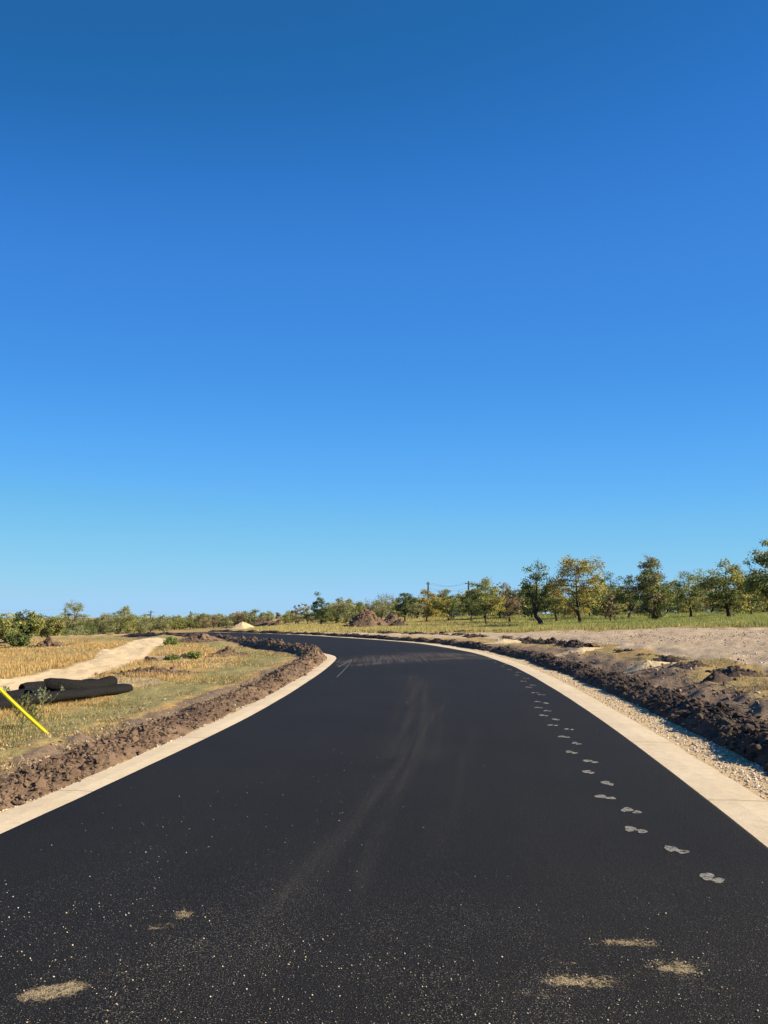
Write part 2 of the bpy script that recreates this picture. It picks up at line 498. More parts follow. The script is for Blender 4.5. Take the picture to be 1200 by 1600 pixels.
def mat_concrete():
    m, nt, p = new_mat('concrete')
    co = objco(nt)
    n1 = noise(nt, 1.1, 5, .6, co); n2 = noise(nt, 9, 5, .65, co); n3 = noise(nt, 70, 3, .6, co)
    c = mix(nt, maprange(nt, n1, .35, .7), (.56, .475, .345), (.47, .39, .27))
    c = mix(nt, maprange(nt, n2, .48, .72, 0, .55), c, (.40, .31, .2))
    c = mix(nt, maprange(nt, n3, .55, .72, 0, .6), c, (.33, .25, .17))
    nt.links.new(c, p.inputs['Base Color']); p.inputs['Roughness'].default_value = .9; p.inputs['Specular IOR Level'].default_value = .2
    nt.links.new(bump(nt, mth(nt, 'ADD', mth(nt, 'MULTIPLY', n2, .5), mth(nt, 'MULTIPLY', n3, .3)), .6, .012), p.inputs['Normal'])
    return m

M_GROUND = mat_ground(); M_ASPH = mat_asphalt(); M_CONC = mat_concrete()
M_SOIL = mat_soil('brown_clay', (.155, .105, .07), (.078, .053, .038), (.36, .29, .2))
M_DARKSOIL = mat_soil('black_clay', (.085, .062, .048), (.042, .031, .026), (.26, .21, .15))
M_SAND = mat_soil('pale_sand', (.52, .41, .25), (.43, .32, .18), (.58, .49, .34), 1.0, .015)
M_STONE = mat_attr('loose_stone', .9, 0, .2)
M_GRASS = mat_attr('grass_blade', .75, .35, .2)
M_LEAF = mat_attr('leaf', .6, .38, .3)
M_BARK = mat_plain('oak_bark', (.085, .068, .055), .95, (.035, .028, .024), 9, .02, .1)
M_BLACK = mat_plain('black_plastic_fabric', (.0045, .0045, .005), .8, (.016, .0155, .015), 26, .04, .15)
M_YELLOW = mat_plain('yellow_plastic', (.74, .62, .012), .45, (.62, .50, .015), 9, 0, .5)
M_STEEL = mat_plain('galvanised_wire', (.25, .25, .25), .5, (.18, .18, .18), 4)
M_POLE = mat_plain('weathered_pole_wood', (.06, .05, .042), .9, (.04, .034, .03), 5, .005)
M_DUST = mat_plain('footprint_dust', (.27, .26, .24), .95, (.15, .145, .135), 60)
_nt = M_DUST.node_tree; _out = _nt.nodes['Material Output']; _p = _nt.nodes['Principled BSDF']
_tr = _nt.nodes.new('ShaderNodeBsdfTransparent'); _mx = _nt.nodes.new('ShaderNodeMixShader')
_co = objco(_nt); _f = mth(_nt, 'MULTIPLY', maprange(_nt, noise(_nt, 22, 3, .7, _co), .27, .52), maprange(_nt, noise(_nt, 110, 2, .7, _co), .30, .52))
_nt.links.new(_f, _mx.inputs[0]); _nt.links.new(_tr.outputs[0], _mx.inputs[1]); _nt.links.new(_p.outputs[0], _mx.inputs[2]); _nt.links.new(_mx.outputs[0], _out.inputs['Surface'])
M_CHALK = mat_plain('chalk_dust', (.22, .22, .22), .95, (.03, .03, .03), 25)

# ------------------------------------------------------------------ zone masks
TRACK_PX = [(-40, 1094), (0, 1083), (60, 1066), (110, 1052), (150, 1041), (195, 1021), (220, 1009), (234, 1001), (241, 997)]
TRK = spline([ground_at(*p)[:2] for p in TRACK_PX], .2)
TRKN = normals(TRK)
def zone_masks(x, y):
    P = np.stack([x, y], 1)
    dl, _ = near(P, L_EDGE, LN); dr, ir = near(P, R_EDGE, RN); dr = -dr
    dt, it = near(P, TRK, TRKN)
    nz = fbm(x * .45, y * .45, seed=5) - .5
    nzb = fbm(x * .11, y * .11, seed=9) - .5
    tw = (1.05 + 0.35 * smooth(30, 60, y)) * smooth(0, 32, len(TRK) - 1 - it)
    track = smooth(tw + .5, tw - .5, np.abs(dt) + nz * .9) * (y > 5)
    # two grassy strips inside the track
    track = track * (1 - .35 * smooth(.32, .1, np.abs(dt)))
    right = dr > 0
    # gravel yard on the right between the soil rows and the tree belt
    yin = 3.9 + 0.02 * y + nz * 1.6
    yout = np.interp(y, [0, 30, 46, 58, 75, 95, 130], [26, 22, 12.0, 11.0, 9.5, 5, 2.5]) + nz * 2.5
    yard = smooth(-.5, .5, dr - yin) * smooth(.6, -.6, dr - yout) * right
    soil = smooth(1.0, 1.3, dr) * smooth(.7, -.7, dr - 2.9 - .012 * y - nz * 2.0) * right
    soil = np.maximum(soil, smooth(.45, .7, dl) * smooth(1.9, 1.4, dl + nz * .7) * (dl > 0) * (y < 66) * .95)
    green = smooth(1.6, 2.1, dl + nz) * smooth(4.2, 3.0, dl + nz * 2.2) * .7 * (dl > 0)
    green = np.maximum(green, smooth(.08, .22, nzb) * .55 * (dl > 4))
    belt = right * smooth(-.5, 1.5, dr - yout)
    green = np.maximum(green, belt * (.42 + .5 * smooth(6, 26, x) * smooth(.0, .25, nz + .2) + nzb))
    shl = np.maximum(smooth(.75, .5, dl - nz * .5) * (dl > 0), smooth(1.25, 1.0, dr - nz * .5) * (dr > 0))
    bare = smooth(2.4, 2.0, dl) * 0
    # reddish bare patches in the left field
    patch = smooth(.17, .25, fbm(x * .3, y * .3, seed=31) - .4) * (dl > 3.6) * (dl < 8) * (y < 40)
    yard = np.maximum(yard, patch * .55)
    return dict(track=track, yard=yard, soil=soil, green=np.clip(green, 0, 1), shoulder=shl, dl=dl, dr=dr, belt=belt, yout=yout, yin=yin)

# ------------------------------------------------------------------ ground sheet (one polar sheet, shared out among its structures)
rr = np.concatenate([[0.0], np.geomspace(1.2, 60, 250), np.geomspace(61, 3000, 130)])
ang = np.concatenate([np.linspace(-40, 40, 430), np.linspace(40, 320, 150)[1:-1]]) * math.pi / 180
A, Rr = np.meshgrid(ang, rr, indexing='xy')
gx, gy = Rr * np.sin(A), Rr * np.cos(A)
gz = H(gx, gy)
Z = zone_masks(gx.ravel(), gy.ravel())
lump = (fbm(gx * 2.1, gy * 2.1, seed=3, octv=5) - .5) * .16 + (fbm(gx * .35, gy * .35, seed=4, octv=3) - .5) * .3 * np.clip(Rr / 40, 0, 1)
offroad = np.minimum(np.maximum(Z['dl'], Z['dr']), 3).reshape(gx.shape)
inside = ((Z['dl'] < 0) & (Z['dr'] < 0)).reshape(gx.shape)
gz = gz + lump * smooth(.6, 2.2, offroad) * (~inside)
rough = Z['soil'].reshape(gx.shape)
gz += rough * (fbm(gx * 3.5, gy * 3.5, seed=6, octv=4) - .42) * .22 * smooth(.9, 1.6, offroad)
gz -= .09 * smooth(.25, -.25, offroad)
nA = len(ang); nR = len(rr)
i = np.arange(nR - 1)[:, None]; j = np.arange(nA)[None]
GF = np.stack([i * nA + j, i * nA + (j + 1) % nA, (i + 1) * nA + (j + 1) % nA, (i + 1) * nA + j], 2).reshape(-1, 4)[:, ::-1]
GV = np.stack([gx.ravel(), gy.ravel(), gz.ravel()], 1)
za = np.stack([Z['track'], Z['yard'], Z['soil']], 1); zb = np.stack([Z['green'], Z['shoulder'], np.zeros(len(GV))], 1)
face_c = GF[:, 0]
f_track = Z['track'][face_c] > .45
f_yard = (Z['yard'][face_c] > .45) & ~f_track & (Z['dr'][face_c] > 0)
f_sh = (Z['shoulder'][face_c] > .45) & ~f_track & ~f_yard
for nm, msk in (('ground', ~(f_track | f_yard | f_sh)), ('dirt_path', f_track), ('gravel_ground', f_yard), ('road_shoulder', f_sh)):
    fs = GF[msk]; used, inv = np.unique(fs, return_inverse=True)
    me = make_mesh(nm, GV[used], inv.reshape(-1, 4), M_GROUND, {'za': za[used], 'zb': zb[used]}, smooth_shade=True)
    tag(link(nm, me), kind='structure')

# ------------------------------------------------------------------ road, kerbs, marks
def stations(EDGE, lo=.03, k=.012, hi=1.0):
    """indices along an edge, as fractional positions that get coarser with distance from the camera"""
    L = np.concatenate([[0], np.cumsum(np.hypot(*np.diff(EDGE, axis=0).T))])
    s, out = 0.0, []
    while s < L[-1]:
        out.append(s)
        px, py = np.interp(s, L, EDGE[:, 0]), np.interp(s, L, EDGE[:, 1])
        s += min(hi, max(lo, k * math.hypot(px, py)) if py > 1 else .4)
    out.append(L[-1])
    s = np.array(out)
    P = np.stack([np.interp(s, L, EDGE[:, 0]), np.interp(s, L, EDGE[:, 1])], 1)
    n = normals(EDGE)
    Nn = np.stack([np.interp(s, L, n[:, 0]), np.interp(s, L, n[:, 1])], 1)
    return s, P, Nn
# pair the two edges: for every right-edge station the left point nearest across
sR, PR, NR = stations(R_EDGE)
kp = PR[:, 0] > -20.5; sR, PR, NR = sR[kp], PR[kp], NR[kp]
LL = np.concatenate([[0], np.cumsum(np.hypot(*np.diff(L_EDGE, axis=0).T))])
_, il = near(PR + NR * (RW + 2.4 * smooth(30, 45, PR[:, 1]))[:, None], L_EDGE, LN)
tl = LL[il]
tl = np.maximum.accumulate(tl)
w = np.hanning(31); w /= w.sum()
tl = np.convolve(np.pad(tl, 15, mode='edge'), w, 'valid')
PL = np.stack([np.interp(tl, LL, L_EDGE[:, 0]), np.interp(tl, LL, L_EDGE[:, 1])], 1)
mR = 170
u = np.linspace(0, 1, mR)
RX = PR[:, None, 0] * (1 - u) + PL[:, None, 0] * u
RY = PR[:, None, 1] * (1 - u) + PL[:, None, 1] * u
crown_ = .06 * (1 - (2 * u - 1) ** 2)
wav = (fbm(RX * .5, RY * .5, seed=12, octv=3) - .5) * .014
RZ = H(RX, RY) + .03 + crown_[None] + wav
latm = u[None] * np.linalg.norm(PL - PR, axis=1)[:, None]
# dust fields (spilt sand, streaks, grit)
dust = np.zeros(RX.shape); streak = np.zeros(RX.shape); grit = np.zeros(RX.shape)
ptn = fbm(RX * 3, RY * 3, seed=44, octv=4)
for px, py, ex, ey, a in [(995, 1497, .17, .05, 1.0), (955, 1501, .18, .035, .75), (1060, 1535, .20, .08, .9), (1000, 1552, .22, .06, .45), (900, 1562, .22, .07, .6), (885, 1535, .14, .05, .6), (940, 1568, .2, .05, .6), (287, 1457, .075, .055, 1.0), (262, 1476, .09, .05, .6), (235, 1478, .05, .03, .6),
                          (88, 1583, .13, .06, 1.1), (45, 1592, .12, .05, .9), (110, 1578, .06, .03, .9), (630, 1505, .12, .04, .5), (760, 1503, .16, .04, .5), (590, 1490, .4, .06, .35), (690, 1560, .3, .06, .4), (500, 1575, .25, .05, .4), (180, 1555, .2, .06, .4), (820, 1590, .3, .05, .45), (1130, 1570, .2, .06, .4)]:
    cx, cy = flat(px, py)
    q = ((RX - cx) / (ex * .62)) ** 2 + ((RY - cy) / (ey * .8)) ** 2
    dust += a * np.exp(-q * .5)
dust = np.clip(dust * (.35 + 1.1 * ptn), 0, .85)
def along(pts, width, amp):
    global streak
    for (a, b) in zip(pts[:-1], pts[1:]):
        a = np.array(flat(*a)); b = np.array(flat(*b)); d = b - a; L = np.linalg.norm(d); d /= L
        vx, vy = RX - a[0], RY - a[1]
        t = vx * d[0] + vy * d[1]; l = np.abs(vx * d[1] - vy * d[0])
        streak = np.maximum(streak, (1.7 * amp if a[1] > 22 else amp) * np.exp(-(l / width) ** 2) * smooth(-.4, .4, t) * smooth(L + .4, L - .4, t))
along([(430, 1450), (560, 1290), (640, 1190), (690, 1110)], .075, .42)
along([(560, 1420), (600, 1290), (655, 1190), (700, 1100)], .055, .34)
along([(640, 1200), (655, 1120), (650, 1060)], .35, .35)
along([(690, 1350), (720, 1220), (740, 1150)], .09, .16)
along([(545, 1043), (640, 1036), (740, 1030), (790, 1031)], .45, 1.0)
along([(560, 1038), (650, 1028), (740, 1024)], 1.6, .9)
along([(690, 1014), (740, 1020), (790, 1034)], .10, 1.0)
along([(620, 1005), (690, 1012), (760, 1024)], .25, .45)
grit = smooth(6.2, 3.2, RY) * (.6 + .8 * ptn) + .5 * np.exp(-((RX + 1.6) / .35) ** 2 - ((RY - 5.1) / .9) ** 2) + .55 * streak * smooth(9, 4, RY)
grit += .35 * smooth(2.6, 3.0, latm) * smooth(3.6, 3.0, latm) * smooth(9, 5, RY)
UV = np.stack([latm, np.broadcast_to(sR[:, None], RX.shape)], 2).reshape(-1, 2)
rv = np.stack([RX, RY, RZ], 2)
# skirts so the mat has thickness at its edges
skR = rv[:, 0] + np.array([0, 0, -.1]); skL = rv[:, -1] + np.array([0, 0, -.1])
full = np.concatenate([skR[:, None], rv, skL[:, None]], 1)
pad1 = lambda a: np.concatenate([a[:, :1], a, a[:, -1:]], 1)
cd = np.stack([pad1(dust), pad1(streak), pad1(np.clip(grit, 0, 1.5))], 2).reshape(-1, 3)
UVf = np.stack([pad1(latm), np.broadcast_to(sR[:, None], (len(sR), mR + 2))], 2).reshape(-1, 2)
road = tag(link('road', make_mesh('road', full.reshape(-1, 3), grid_faces(len(sR), mR + 2), M_ASPH, {'dust': cd}, UVf, smooth_shade=True)), kind='structure')

def ribbon(EDGE, side, width, seed):
    s, P, Nn = stations(EDGE, .05, .012, 1.2)
    kp = P[:, 0] > (-20.5 if side < 0 else -24); s, P, Nn = s[kp], P[kp], Nn[kp]
    js = np.arange(1.0, s[-1], 3.05); s2 = np.sort(np.concatenate([s, js - .012, js - .004, js + .004, js + .012]))
    P = np.stack([np.interp(s2, s, P[:, c]) for c in (0, 1)], 1); Nn = np.stack([np.interp(s2, s, Nn[:, c]) for c in (0, 1)], 1); s = s2
    w = width * (1 + .05 * (fbm(s * .8, s * 0 + seed, seed=seed, octv=3) - .5))
    prof = [(-.06, -.06), (-.06, .012), (.0, .018), (.5, .024), (1.0, .02), (1.02, -.08)]
    jn = np.abs((s - 1.0 + 1.5) % 3.05 - 1.5)
    dip = -.02 * (jn < .006)
    V = []
    for a, z in prof:
        ww = w * a if a > 0 else np.full_like(w, a)
        if a >= 1: ww = ww + .05 * (fbm(s * 3.1, s * 0, seed=seed + 3, octv=4) - .5)
        q = P + Nn * side * ww[:, None]
        V.append(np.stack([q[:, 0], q[:, 1], H(q[:, 0], q[:, 1]) + z + (dip if 0 <= a <= 1 else 0)], 1))
    V = np.stack(V, 1).reshape(-1, 3)
    F = grid_faces(len(s), len(prof))
    if side < 0: F = F[:, ::-1]
    return tag(link('kerb', make_mesh('kerb', V, F, M_CONC, smooth_shade=False)), kind='structure')
ribbon(R_EDGE, -1, .49, 3)
ribbon(L_EDGE, 1, .37, 8)

def road_z(x, y):
    dr, ir = near(np.array([[x, y]]), R_EDGE, RN); dl, _ = near(np.array([[x, y]]), L_EDGE, LN)
    uu = dr[0] / max(dr[0] - dl[0], .1)
    return float(H(np.array([x]), np.array([y]))[0] + .03 + .06 * (1 - (2 * uu - 1) ** 2) + (fbm(np.array([x * .5]), np.array([y * .5]), seed=12, octv=3)[0] - .5) * .014)
FOOT = [(1113, 1388), (1057, 1343), (994, 1312), (987, 1280), (946, 1258), (950, 1235), (920, 1217), (923, 1199), (893, 1185), (901, 1170), (882, 1160), (889, 1147), (864, 1141), (868, 1131),
        (850, 1125), (856, 1117), (842, 1112), (853, 1104), (840, 1102), (846, 1090), (836, 1087), (826, 1078), (832, 1074), (818, 1068), (822, 1063), (808, 1058), (811, 1053), (796, 1049), (786, 1044), (790, 1040), (774, 1037), (766, 1032)]
frng = np.random.default_rng(4)
for k, (px, py) in enumerate(FOOT):
    cx, cy = flat(px, py)
    mb = MB()
    t = np.linspace(0, 2 * np.pi, 26, endpoint=False)
    th = frng.normal(0, .35); k1, k2 = frng.uniform(.8, 1.2, 2); sc_ = frng.uniform(.85, 1.15)
    for ox, oy, ra, rb in ((-.024, .028, .042 * k1, .066), (.032, -.03, .034 * k2, .046)):
        ox, oy = ox * math.cos(th) * sc_ - oy * math.sin(th), ox * math.sin(th) + oy * math.cos(th) * sc_
        wob = 1 + .12 * np.sin(3 * t + k) + .1 * np.sin(2 * t + 2.1 * k) + frng.uniform(-.08, .08, len(t))
        x = cx + ox + ra * np.cos(t) * wob + (.25 * rb * np.sin(t)); y = cy + oy + rb * np.sin(t) * wob
        z0 = road_z(cx + ox, cy + oy) + .005
        ring = np.stack([x, y, np.full_like(x, z0)], 1)
        V = np.vstack([ring, [[cx + ox, cy + oy, z0 + .0005]]])
        jj = np.arange(len(t))
        mb.add(V, None, np.stack([jj, (jj + 1) % len(t), np.full(len(t), len(t))], 1))
    link('footprint', mb.mesh('footprint', M_DUST), road)
def strip(name, pts, wd, mat):
    P = np.array([flat(*p) for p in pts])
    Q = spline(P, .12); n = normals(Q)
    dz = np.array([road_z(*q) for q in Q]) + .012
    wv = wd * (.4 + fbm(Q[:, 0] * 6, Q[:, 1] * 6, seed=3, octv=3))[:, None]
    V = np.stack([np.c_[Q + n * wv, dz], np.c_[Q - n * wv, dz]], 1).reshape(-1, 3)
    link(name, make_mesh(name, V, grid_faces(len(Q), 2), mat), road)
strip('chalk_line', [(528, 1045), (538, 1040), (550, 1034)], .02, M_CHALK)
strip('chalk_line', [(526, 1062), (538, 1050), (546, 1040), (550, 1034)], .011, M_CHALK)
strip('chalk_line', [(524, 1042), (536, 1038), (550, 1033)], .010, M_CHALK)

# ------------------------------------------------------------------ heaps of soil
def bank(EDGE, side, o_in, o_out, hfun, mat, seed, label, y0, y1, clods, cl_size, clip_=.075, cat='dirt bank'):
    s, P, Nn = stations(EDGE, .05, .006, .5)
    k = (P[:, 1] > y0) & (P[:, 1] < y1)
    s, P, Nn = s[k], P[k], Nn[k]
    m = 30
    t = np.linspace(0, 1, m)
    wob_ = (fbm(s * .5, s * 0, seed=seed, octv=3) - .5) * .5
    wid = (o_out - o_in) * (1 + .5 * (fbm(s * .35, s * 0 + 4, seed=seed + 1, octv=3) - .5))
    o = o_in + wob_[:, None] * .4 + wid[:, None] * t[None]
    X = P[:, None, 0] + Nn[:, None, 0] * side * o; Y = P[:, None, 1] + Nn[:, None, 1] * side * o
    shape = np.sin(np.pi * t ** .8) ** .75
    hh = np.array([hfun(a) for a in P[:, 1]]) * (.55 + .9 * fbm(s * .9, s * 0 + 9, seed=seed + 2, octv=4))
    base = hh[:, None] * shape[None]
    n1 = fbm(X * 2.2, Y * 2.2, seed=seed + 3, octv=3); n2 = fbm(X * 6, Y * 6, seed=seed + 4, octv=3); n3 = vnoise(X * 17, Y * 17, seed=seed + 5)
    rid = 1 - np.abs(2 * n2 - 1)
    Zz = H(X, Y) - .03 + base * (.55 + .9 * n1) + shape[None] * hh[:, None] * (.55 * (rid - .6) + .18 * (n3 - .5))
    Zz += base * .35 * (np.floor(n1 * 6) / 6 - .45)
    Zz[:, 0] -= .08; Zz[:, -1] -= .08
    mb = MB()
    F = grid_faces(len(s), m)
    if side < 0: F = F[:, ::-1]
    mb.add(np.stack([X, Y, Zz], 2).reshape(-1, 3), F)
    rng = np.random.default_rng(seed)
    wgt = 1.0 / np.maximum(P[:, 1], 4) ** .6; wgt[P[:, 1] < 1] = .05; wgt /= wgt.sum()
    ci = rng.choice(len(s), clods, p=wgt); cj = np.clip((rng.beta(1.6, 1.6, clods) * m).astype(int), 1, m - 2)
    pos = np.stack([X[ci, cj], Y[ci, cj], Zz[ci, cj]], 1)
    spread = rng.normal(0, .04, (clods, 2)); pos[:, :2] += spread
    sz = cl_size * rng.lognormal(-.5, .7, clods) * (.55 + .75 * hh[ci] / .35)
    sz = np.clip(sz, .009, clip_)
    pos[:, 2] += sz * .15
    V, Fk, _ = rocks(rng, pos, sz, 1, .7, .42)
    mb.add(V, None, Fk)
    return tag(link('dirt_bank', mb.mesh('dirt_bank', mat)), label, cat)
bank(L_EDGE, 1, .40, 1.32, lambda y: float(np.interp(y, [0, 6, 14, 22, 28, 34, 45, 60, 75], [.09, .10, .12, .16, .28, .36, .28, .24, .2])), M_SOIL, 21,
     'brown bank of broken clay clods along the inner kerb of the bend', -6, 67, 12000, .024, .062)
bank(R_EDGE, -1, 1.02, 2.05, lambda y: float(np.interp(y, [0, 8, 20, 40, 60, 75], [.20, .19, .19, .20, .20, .18])), M_DARKSOIL, 57,
     'long dark bank of black clay beside the outer kerb, shaded towards the road', -6, 75, 10000, .028, .08)

def heap(name, px, py, rx, ry, h, mat, seed, label, cat, d=None, rough=.35, clods=60, cl=.09, rot=0.0, lean=0.0, pw=1.15):
    if d: x, y, _ = at_depth(px, py, d); z = float(H(np.array([x]), np.array([y]))[0])
    else: x, y, z = ground_at(px, py)
    n, m = 26, 56
    r = np.linspace(0, 1, n); a = np.linspace(0, 2 * np.pi, m, endpoint=False)
    Rg, Ag = np.meshgrid(r, a, indexing='ij')
    ed = 1 + .35 * (fbm(np.cos(Ag) * 1.5 + seed, np.sin(Ag) * 1.5, seed=seed, octv=3) - .5)
    X = rx * Rg * ed * np.cos(Ag); Y = ry * Rg * ed * np.sin(Ag)
    prof = (1 - Rg ** pw) * (.72 + .28 * np.cos(Rg * np.pi))
    n1 = fbm(X / rx * 2.2 + seed, Y / ry * 2.2, seed=seed + 1, octv=4); n2 = fbm(X * 5 / max(rx, .6), Y * 5 / max(ry, .6), seed=seed + 2, octv=4)
    Zz = h * prof * (1 - rough + 2 * rough * n1) * 1.15 + h * .35 * rough * (np.abs(2 * n2 - 1) - .35) * (1 - Rg)
    Zz += h * .3 * lean * (X / rx) * (1 - Rg)
    c, s_ = math.cos(rot), math.sin(rot)
    Xw, Yw = X * c - Y * s_, X * s_ + Y * c
    zz = H(x + Xw, y + Yw) - z
    Zz = Zz + zz; Zz[-1] = zz[-1] - .06 - .05 * h
    V = np.stack([Xw, Yw, Zz], 2).reshape(-1, 3)
    i = np.arange(n - 1)[:, None] * m; j = np.arange(m)[None]
    F = np.stack([i + j, i + m + j, i + m + (j + 1) % m, i + (j + 1) % m], 2).reshape(-1, 4)
    mb = MB(); mb.add(V, F)
    rng = np.random.default_rng(seed)
    if clods:
        ci = rng.integers(0, n, clods); cj = rng.integers(0, m, clods)
        pos = np.stack([Xw[ci, cj], Yw[ci, cj], Zz[ci, cj]], 1); sz = np.clip(cl * rng.lognormal(-.3, .5, clods), .01, cl * 3)
        Vk, Fk, _ = rocks(rng, pos, sz, 1, .75, .4); mb.add(Vk, None, Fk)
    o = link(name, mb.mesh(name, mat), None, (x, y, z))
    return tag(o, label, cat)
heap('dirt_mound', 573, 983, 3.2, 2.5, 2.25, M_SOIL, 3, 'tall brown dirt mound standing in the pale grass across the bend', 'dirt mound', d=97, clods=260, cl=.16)
heap('dirt_mound', 612, 978, 2.4, 1.9, 1.35, M_SOIL, 5, 'lower brown mound leaning against the far side of the tall dirt mound', 'dirt mound', d=101, clods=120, cl=.14)
heap('dirt_mound', 622, 974.5, 1.9, 1.2, .75, M_DARKSOIL, 7, 'low dark dirt heap in the grass beside the tall brown mound', 'dirt mound', d=94, clods=80, cl=.14)
heap('sand_pile', 379, 987, 3.0, 2.6, 1.1, M_SAND, 9, 'tall pale tan sand pile beyond the end of the road', 'sand pile', d=150, rough=.35, clods=20, cl=.06, pw=1.9, lean=-.5)
heap('dirt_mound', 412, 979, 7.0, 2.5, 1.3, M_SOIL, 11, 'long low brown dirt heap beside the tall pale sand pile', 'dirt mound', d=152, clods=100, cl=.15)
heap('dirt_mound', 312, 1003, 2.3, 1.6, .36, M_SOIL, 13, 'grassy brown soil heap near the far end of the inner bank', 'dirt mound', rough=.5, clods=90, cl=.1)
heap('dirt_mound', 355, 1024, 1.0, .6, .22, M_SOIL, 14, 'small brown soil heap in the dry field inside the bend', 'dirt mound', rough=.5, clods=60, cl=.07)
heap('dirt_mound', 238, 1053, 1.5, .7, .14, M_SOIL, 15, 'low reddish strip of broken soil beyond the black tubes', 'dirt mound', rough=.6, clods=220, cl=.05)
heap('dirt_mound', 76, 1012, 1.5, .8, .38, M_SOIL, 16, 'reddish soil heap at the edge of the scrub by the dirt track', 'dirt mound', rough=.5, clods=120, cl=.13)
heap('sand_pile', 1012, 1043, .7, .55, .15, M_SAND, 17, 'small pale sand pile in the loose soil nearest the outer bank', 'sand pile', rough=.3, clods=25, cl=.02, pw=1.5)
heap('sand_pile', 908, 1019, 1.35, .7, .14, M_SAND, 18, 'flat wide pale sand patch between the dark soil rows', 'sand pile', rough=.25, clods=20, cl=.03)
heap('sand_pile', 788, 1004, 1.3, .8, .14, M_SAND, 19, 'thin pale sand spill behind the outer bank, below the forked roots', 'sand pile', rough=.3, clods=10, cl=.03)
heap('dirt_clod', 1118, 1066, .42, .2, .20, M_DARKSOIL, 20, 'long dark clod lying alone on the loose soil with a pale end', 'dirt clod', rough=.3, clods=12, cl=.04, rot=.1)

# windrows of clods along the yard
def windrow(pts, w, h, seed, label, clods, mat=M_DARKSOIL, sticks=0):
    P = spline([ground_at(*p)[:2] for p in pts], .12); n = normals(P)
    m = 14; t = np.linspace(-1, 1, m)
    s = np.arange(len(P)) * .12
    prof = np.clip(1 - t ** 2, 0, 1) ** .8
    amp = h * smooth(.30, .70, fbm(s * 1.1, s * 0, seed=seed, octv=5)) * 1.25 + h * .08
    X = P[:, None, 0] + n[:, None, 0] * t * w; Y = P[:, None, 1] + n[:, None, 1] * t * w
    Zz = H(X, Y) - .04 + amp[:, None] * prof[None] * (.1 + 1.8 * fbm(X * 5, Y * 5, seed=seed + 1, octv=5) ** 1.3)
    mb = MB(); mb.add(np.stack([X, Y, Zz], 2).reshape(-1, 3), grid_faces(len(P), m)[:, ::-1])
    rng = np.random.default_rng(seed)
    ci = rng.choice(len(P), clods, p=amp / amp.sum()); cj = rng.integers(2, m - 2, clods)
    pos = np.stack([X[ci, cj], Y[ci, cj], Zz[ci, cj]], 1)
    sz = np.clip(amp[ci] * .22 * rng.lognormal(-.3, .55, clods), .012, .10)
    V, F, _ = rocks(rng, pos, sz, 1, .8, .42); mb.add(V, None, F)
    o = tag(link('clod_row', mb.mesh('clod_row', mat)), label, 'soil row')
    for k in range(sticks):
        a = P[rng.integers(0, len(P))]; L = rng.uniform(.5, 1.3); th = rng.uniform(0, 6.28)
        q = np.array([[a[0] + math.cos(th) * L * u_, a[1] + math.sin(th) * L * u_, float(H(np.array([a[0]]), np.array([a[1]]))[0]) + 0.06 + .14 * math.sin(u_ * 3) * rng.uniform(.4, 1)] for u_ in np.linspace(0, 1, 6)])
        sb = MB(); sb.tube(q, np.linspace(.025, .008, 6), 5)
        link('root', sb.mesh('root', M_BARK), o)
    return o
windrow([(1290, 1075), (1200, 1057), (1130, 1050), (1080, 1043), (1030, 1031), (990, 1024), (960, 1020)], .4, .10, 61, 'broken row of black clods between the loose soil and the gravel yard', 420)
windrow([(925, 1014), (895, 1009), (865, 1006), (835, 1003), (805, 999), (788, 996)], .45, .16, 63, 'dark row of clods and bare roots on the edge of the gravel yard', 320, sticks=5)
windrow([(760, 996), (710, 993), (650, 991), (590, 988), (540, 987)], .5, .16, 65, 'low broken row of dirt across the bend, beyond the outer bank', 220)
windrow([(800, 987.5), (760, 988), (715, 988.5), (690, 989.5)], .6, .16, 66, 'thin dark ridge of dirt under the pale grass belt', 120)
windrow([(1260, 1120), (1190, 1096), (1120, 1076), (1060, 1060), (1000, 1046), (940, 1032)], 1.0, .035, 67, 'wide low spread of rough brown soil right behind the outer bank', 700, mat=M_SOIL)

# ------------------------------------------------------------------ gravel and stones
rng = np.random.default_rng(77)
def edge_scatter(EDGE, NRM, side, n, lo, hi, ymin, ymax, pw=1.2):
    k = np.nonzero((EDGE[:, 1] > ymin) & (EDGE[:, 1] < ymax))[0]
    w = 1 / np.maximum(EDGE[k, 1], 3) ** pw; w /= w.sum()
    i = rng.choice(k, n, p=w)
    o = lo + (hi - lo) * rng.beta(1.2, 1.5, n)
    P = EDGE[i] + NRM[i] * side * o[:, None] + rng.normal(0, .08, (n, 2))
    return P
pts = [edge_scatter(R_EDGE, RN, -1, 15000, .56, 1.3, 2, 45), edge_scatter(L_EDGE, LN, 1, 8000, .38, .85, 2, 40), edge_scatter(L_EDGE, LN, 1, 9000, .6, 2.6, 2, 30), edge_scatter(R_EDGE, RN, -1, 2500, 1.5, 5.0, 2, 30)]
for k, (P, cnt) in enumerate(zip(pts, ('outer', 'inner', 'inner', 'outer'))): pass
def stones(P, smin, smax, col, label, zoff=0.0, zf=None):
    z = H(P[:, 0], P[:, 1]) + zoff if zf is None else zf
    sz = rng.uniform(0, 1, len(P)) ** 3.0 * (smax - smin) + smin
    c = np.asarray(col)[rng.integers(0, len(col), len(P))]
    V, F, C = rocks(rng, np.c_[P, z + sz * .15], sz, 1, .7, .3, c, .2)
    mb = MB(); mb.add(V, None, F, None); mb.C = [C]
    return tag(link('gravel', mb.mesh('gravel', M_STONE)), label, 'gravel', kind='stuff')
PALE = [(.56, .47, .35), (.44, .35, .25), (.60, .54, .45), (.33, .26, .19), (.50, .39, .25)]
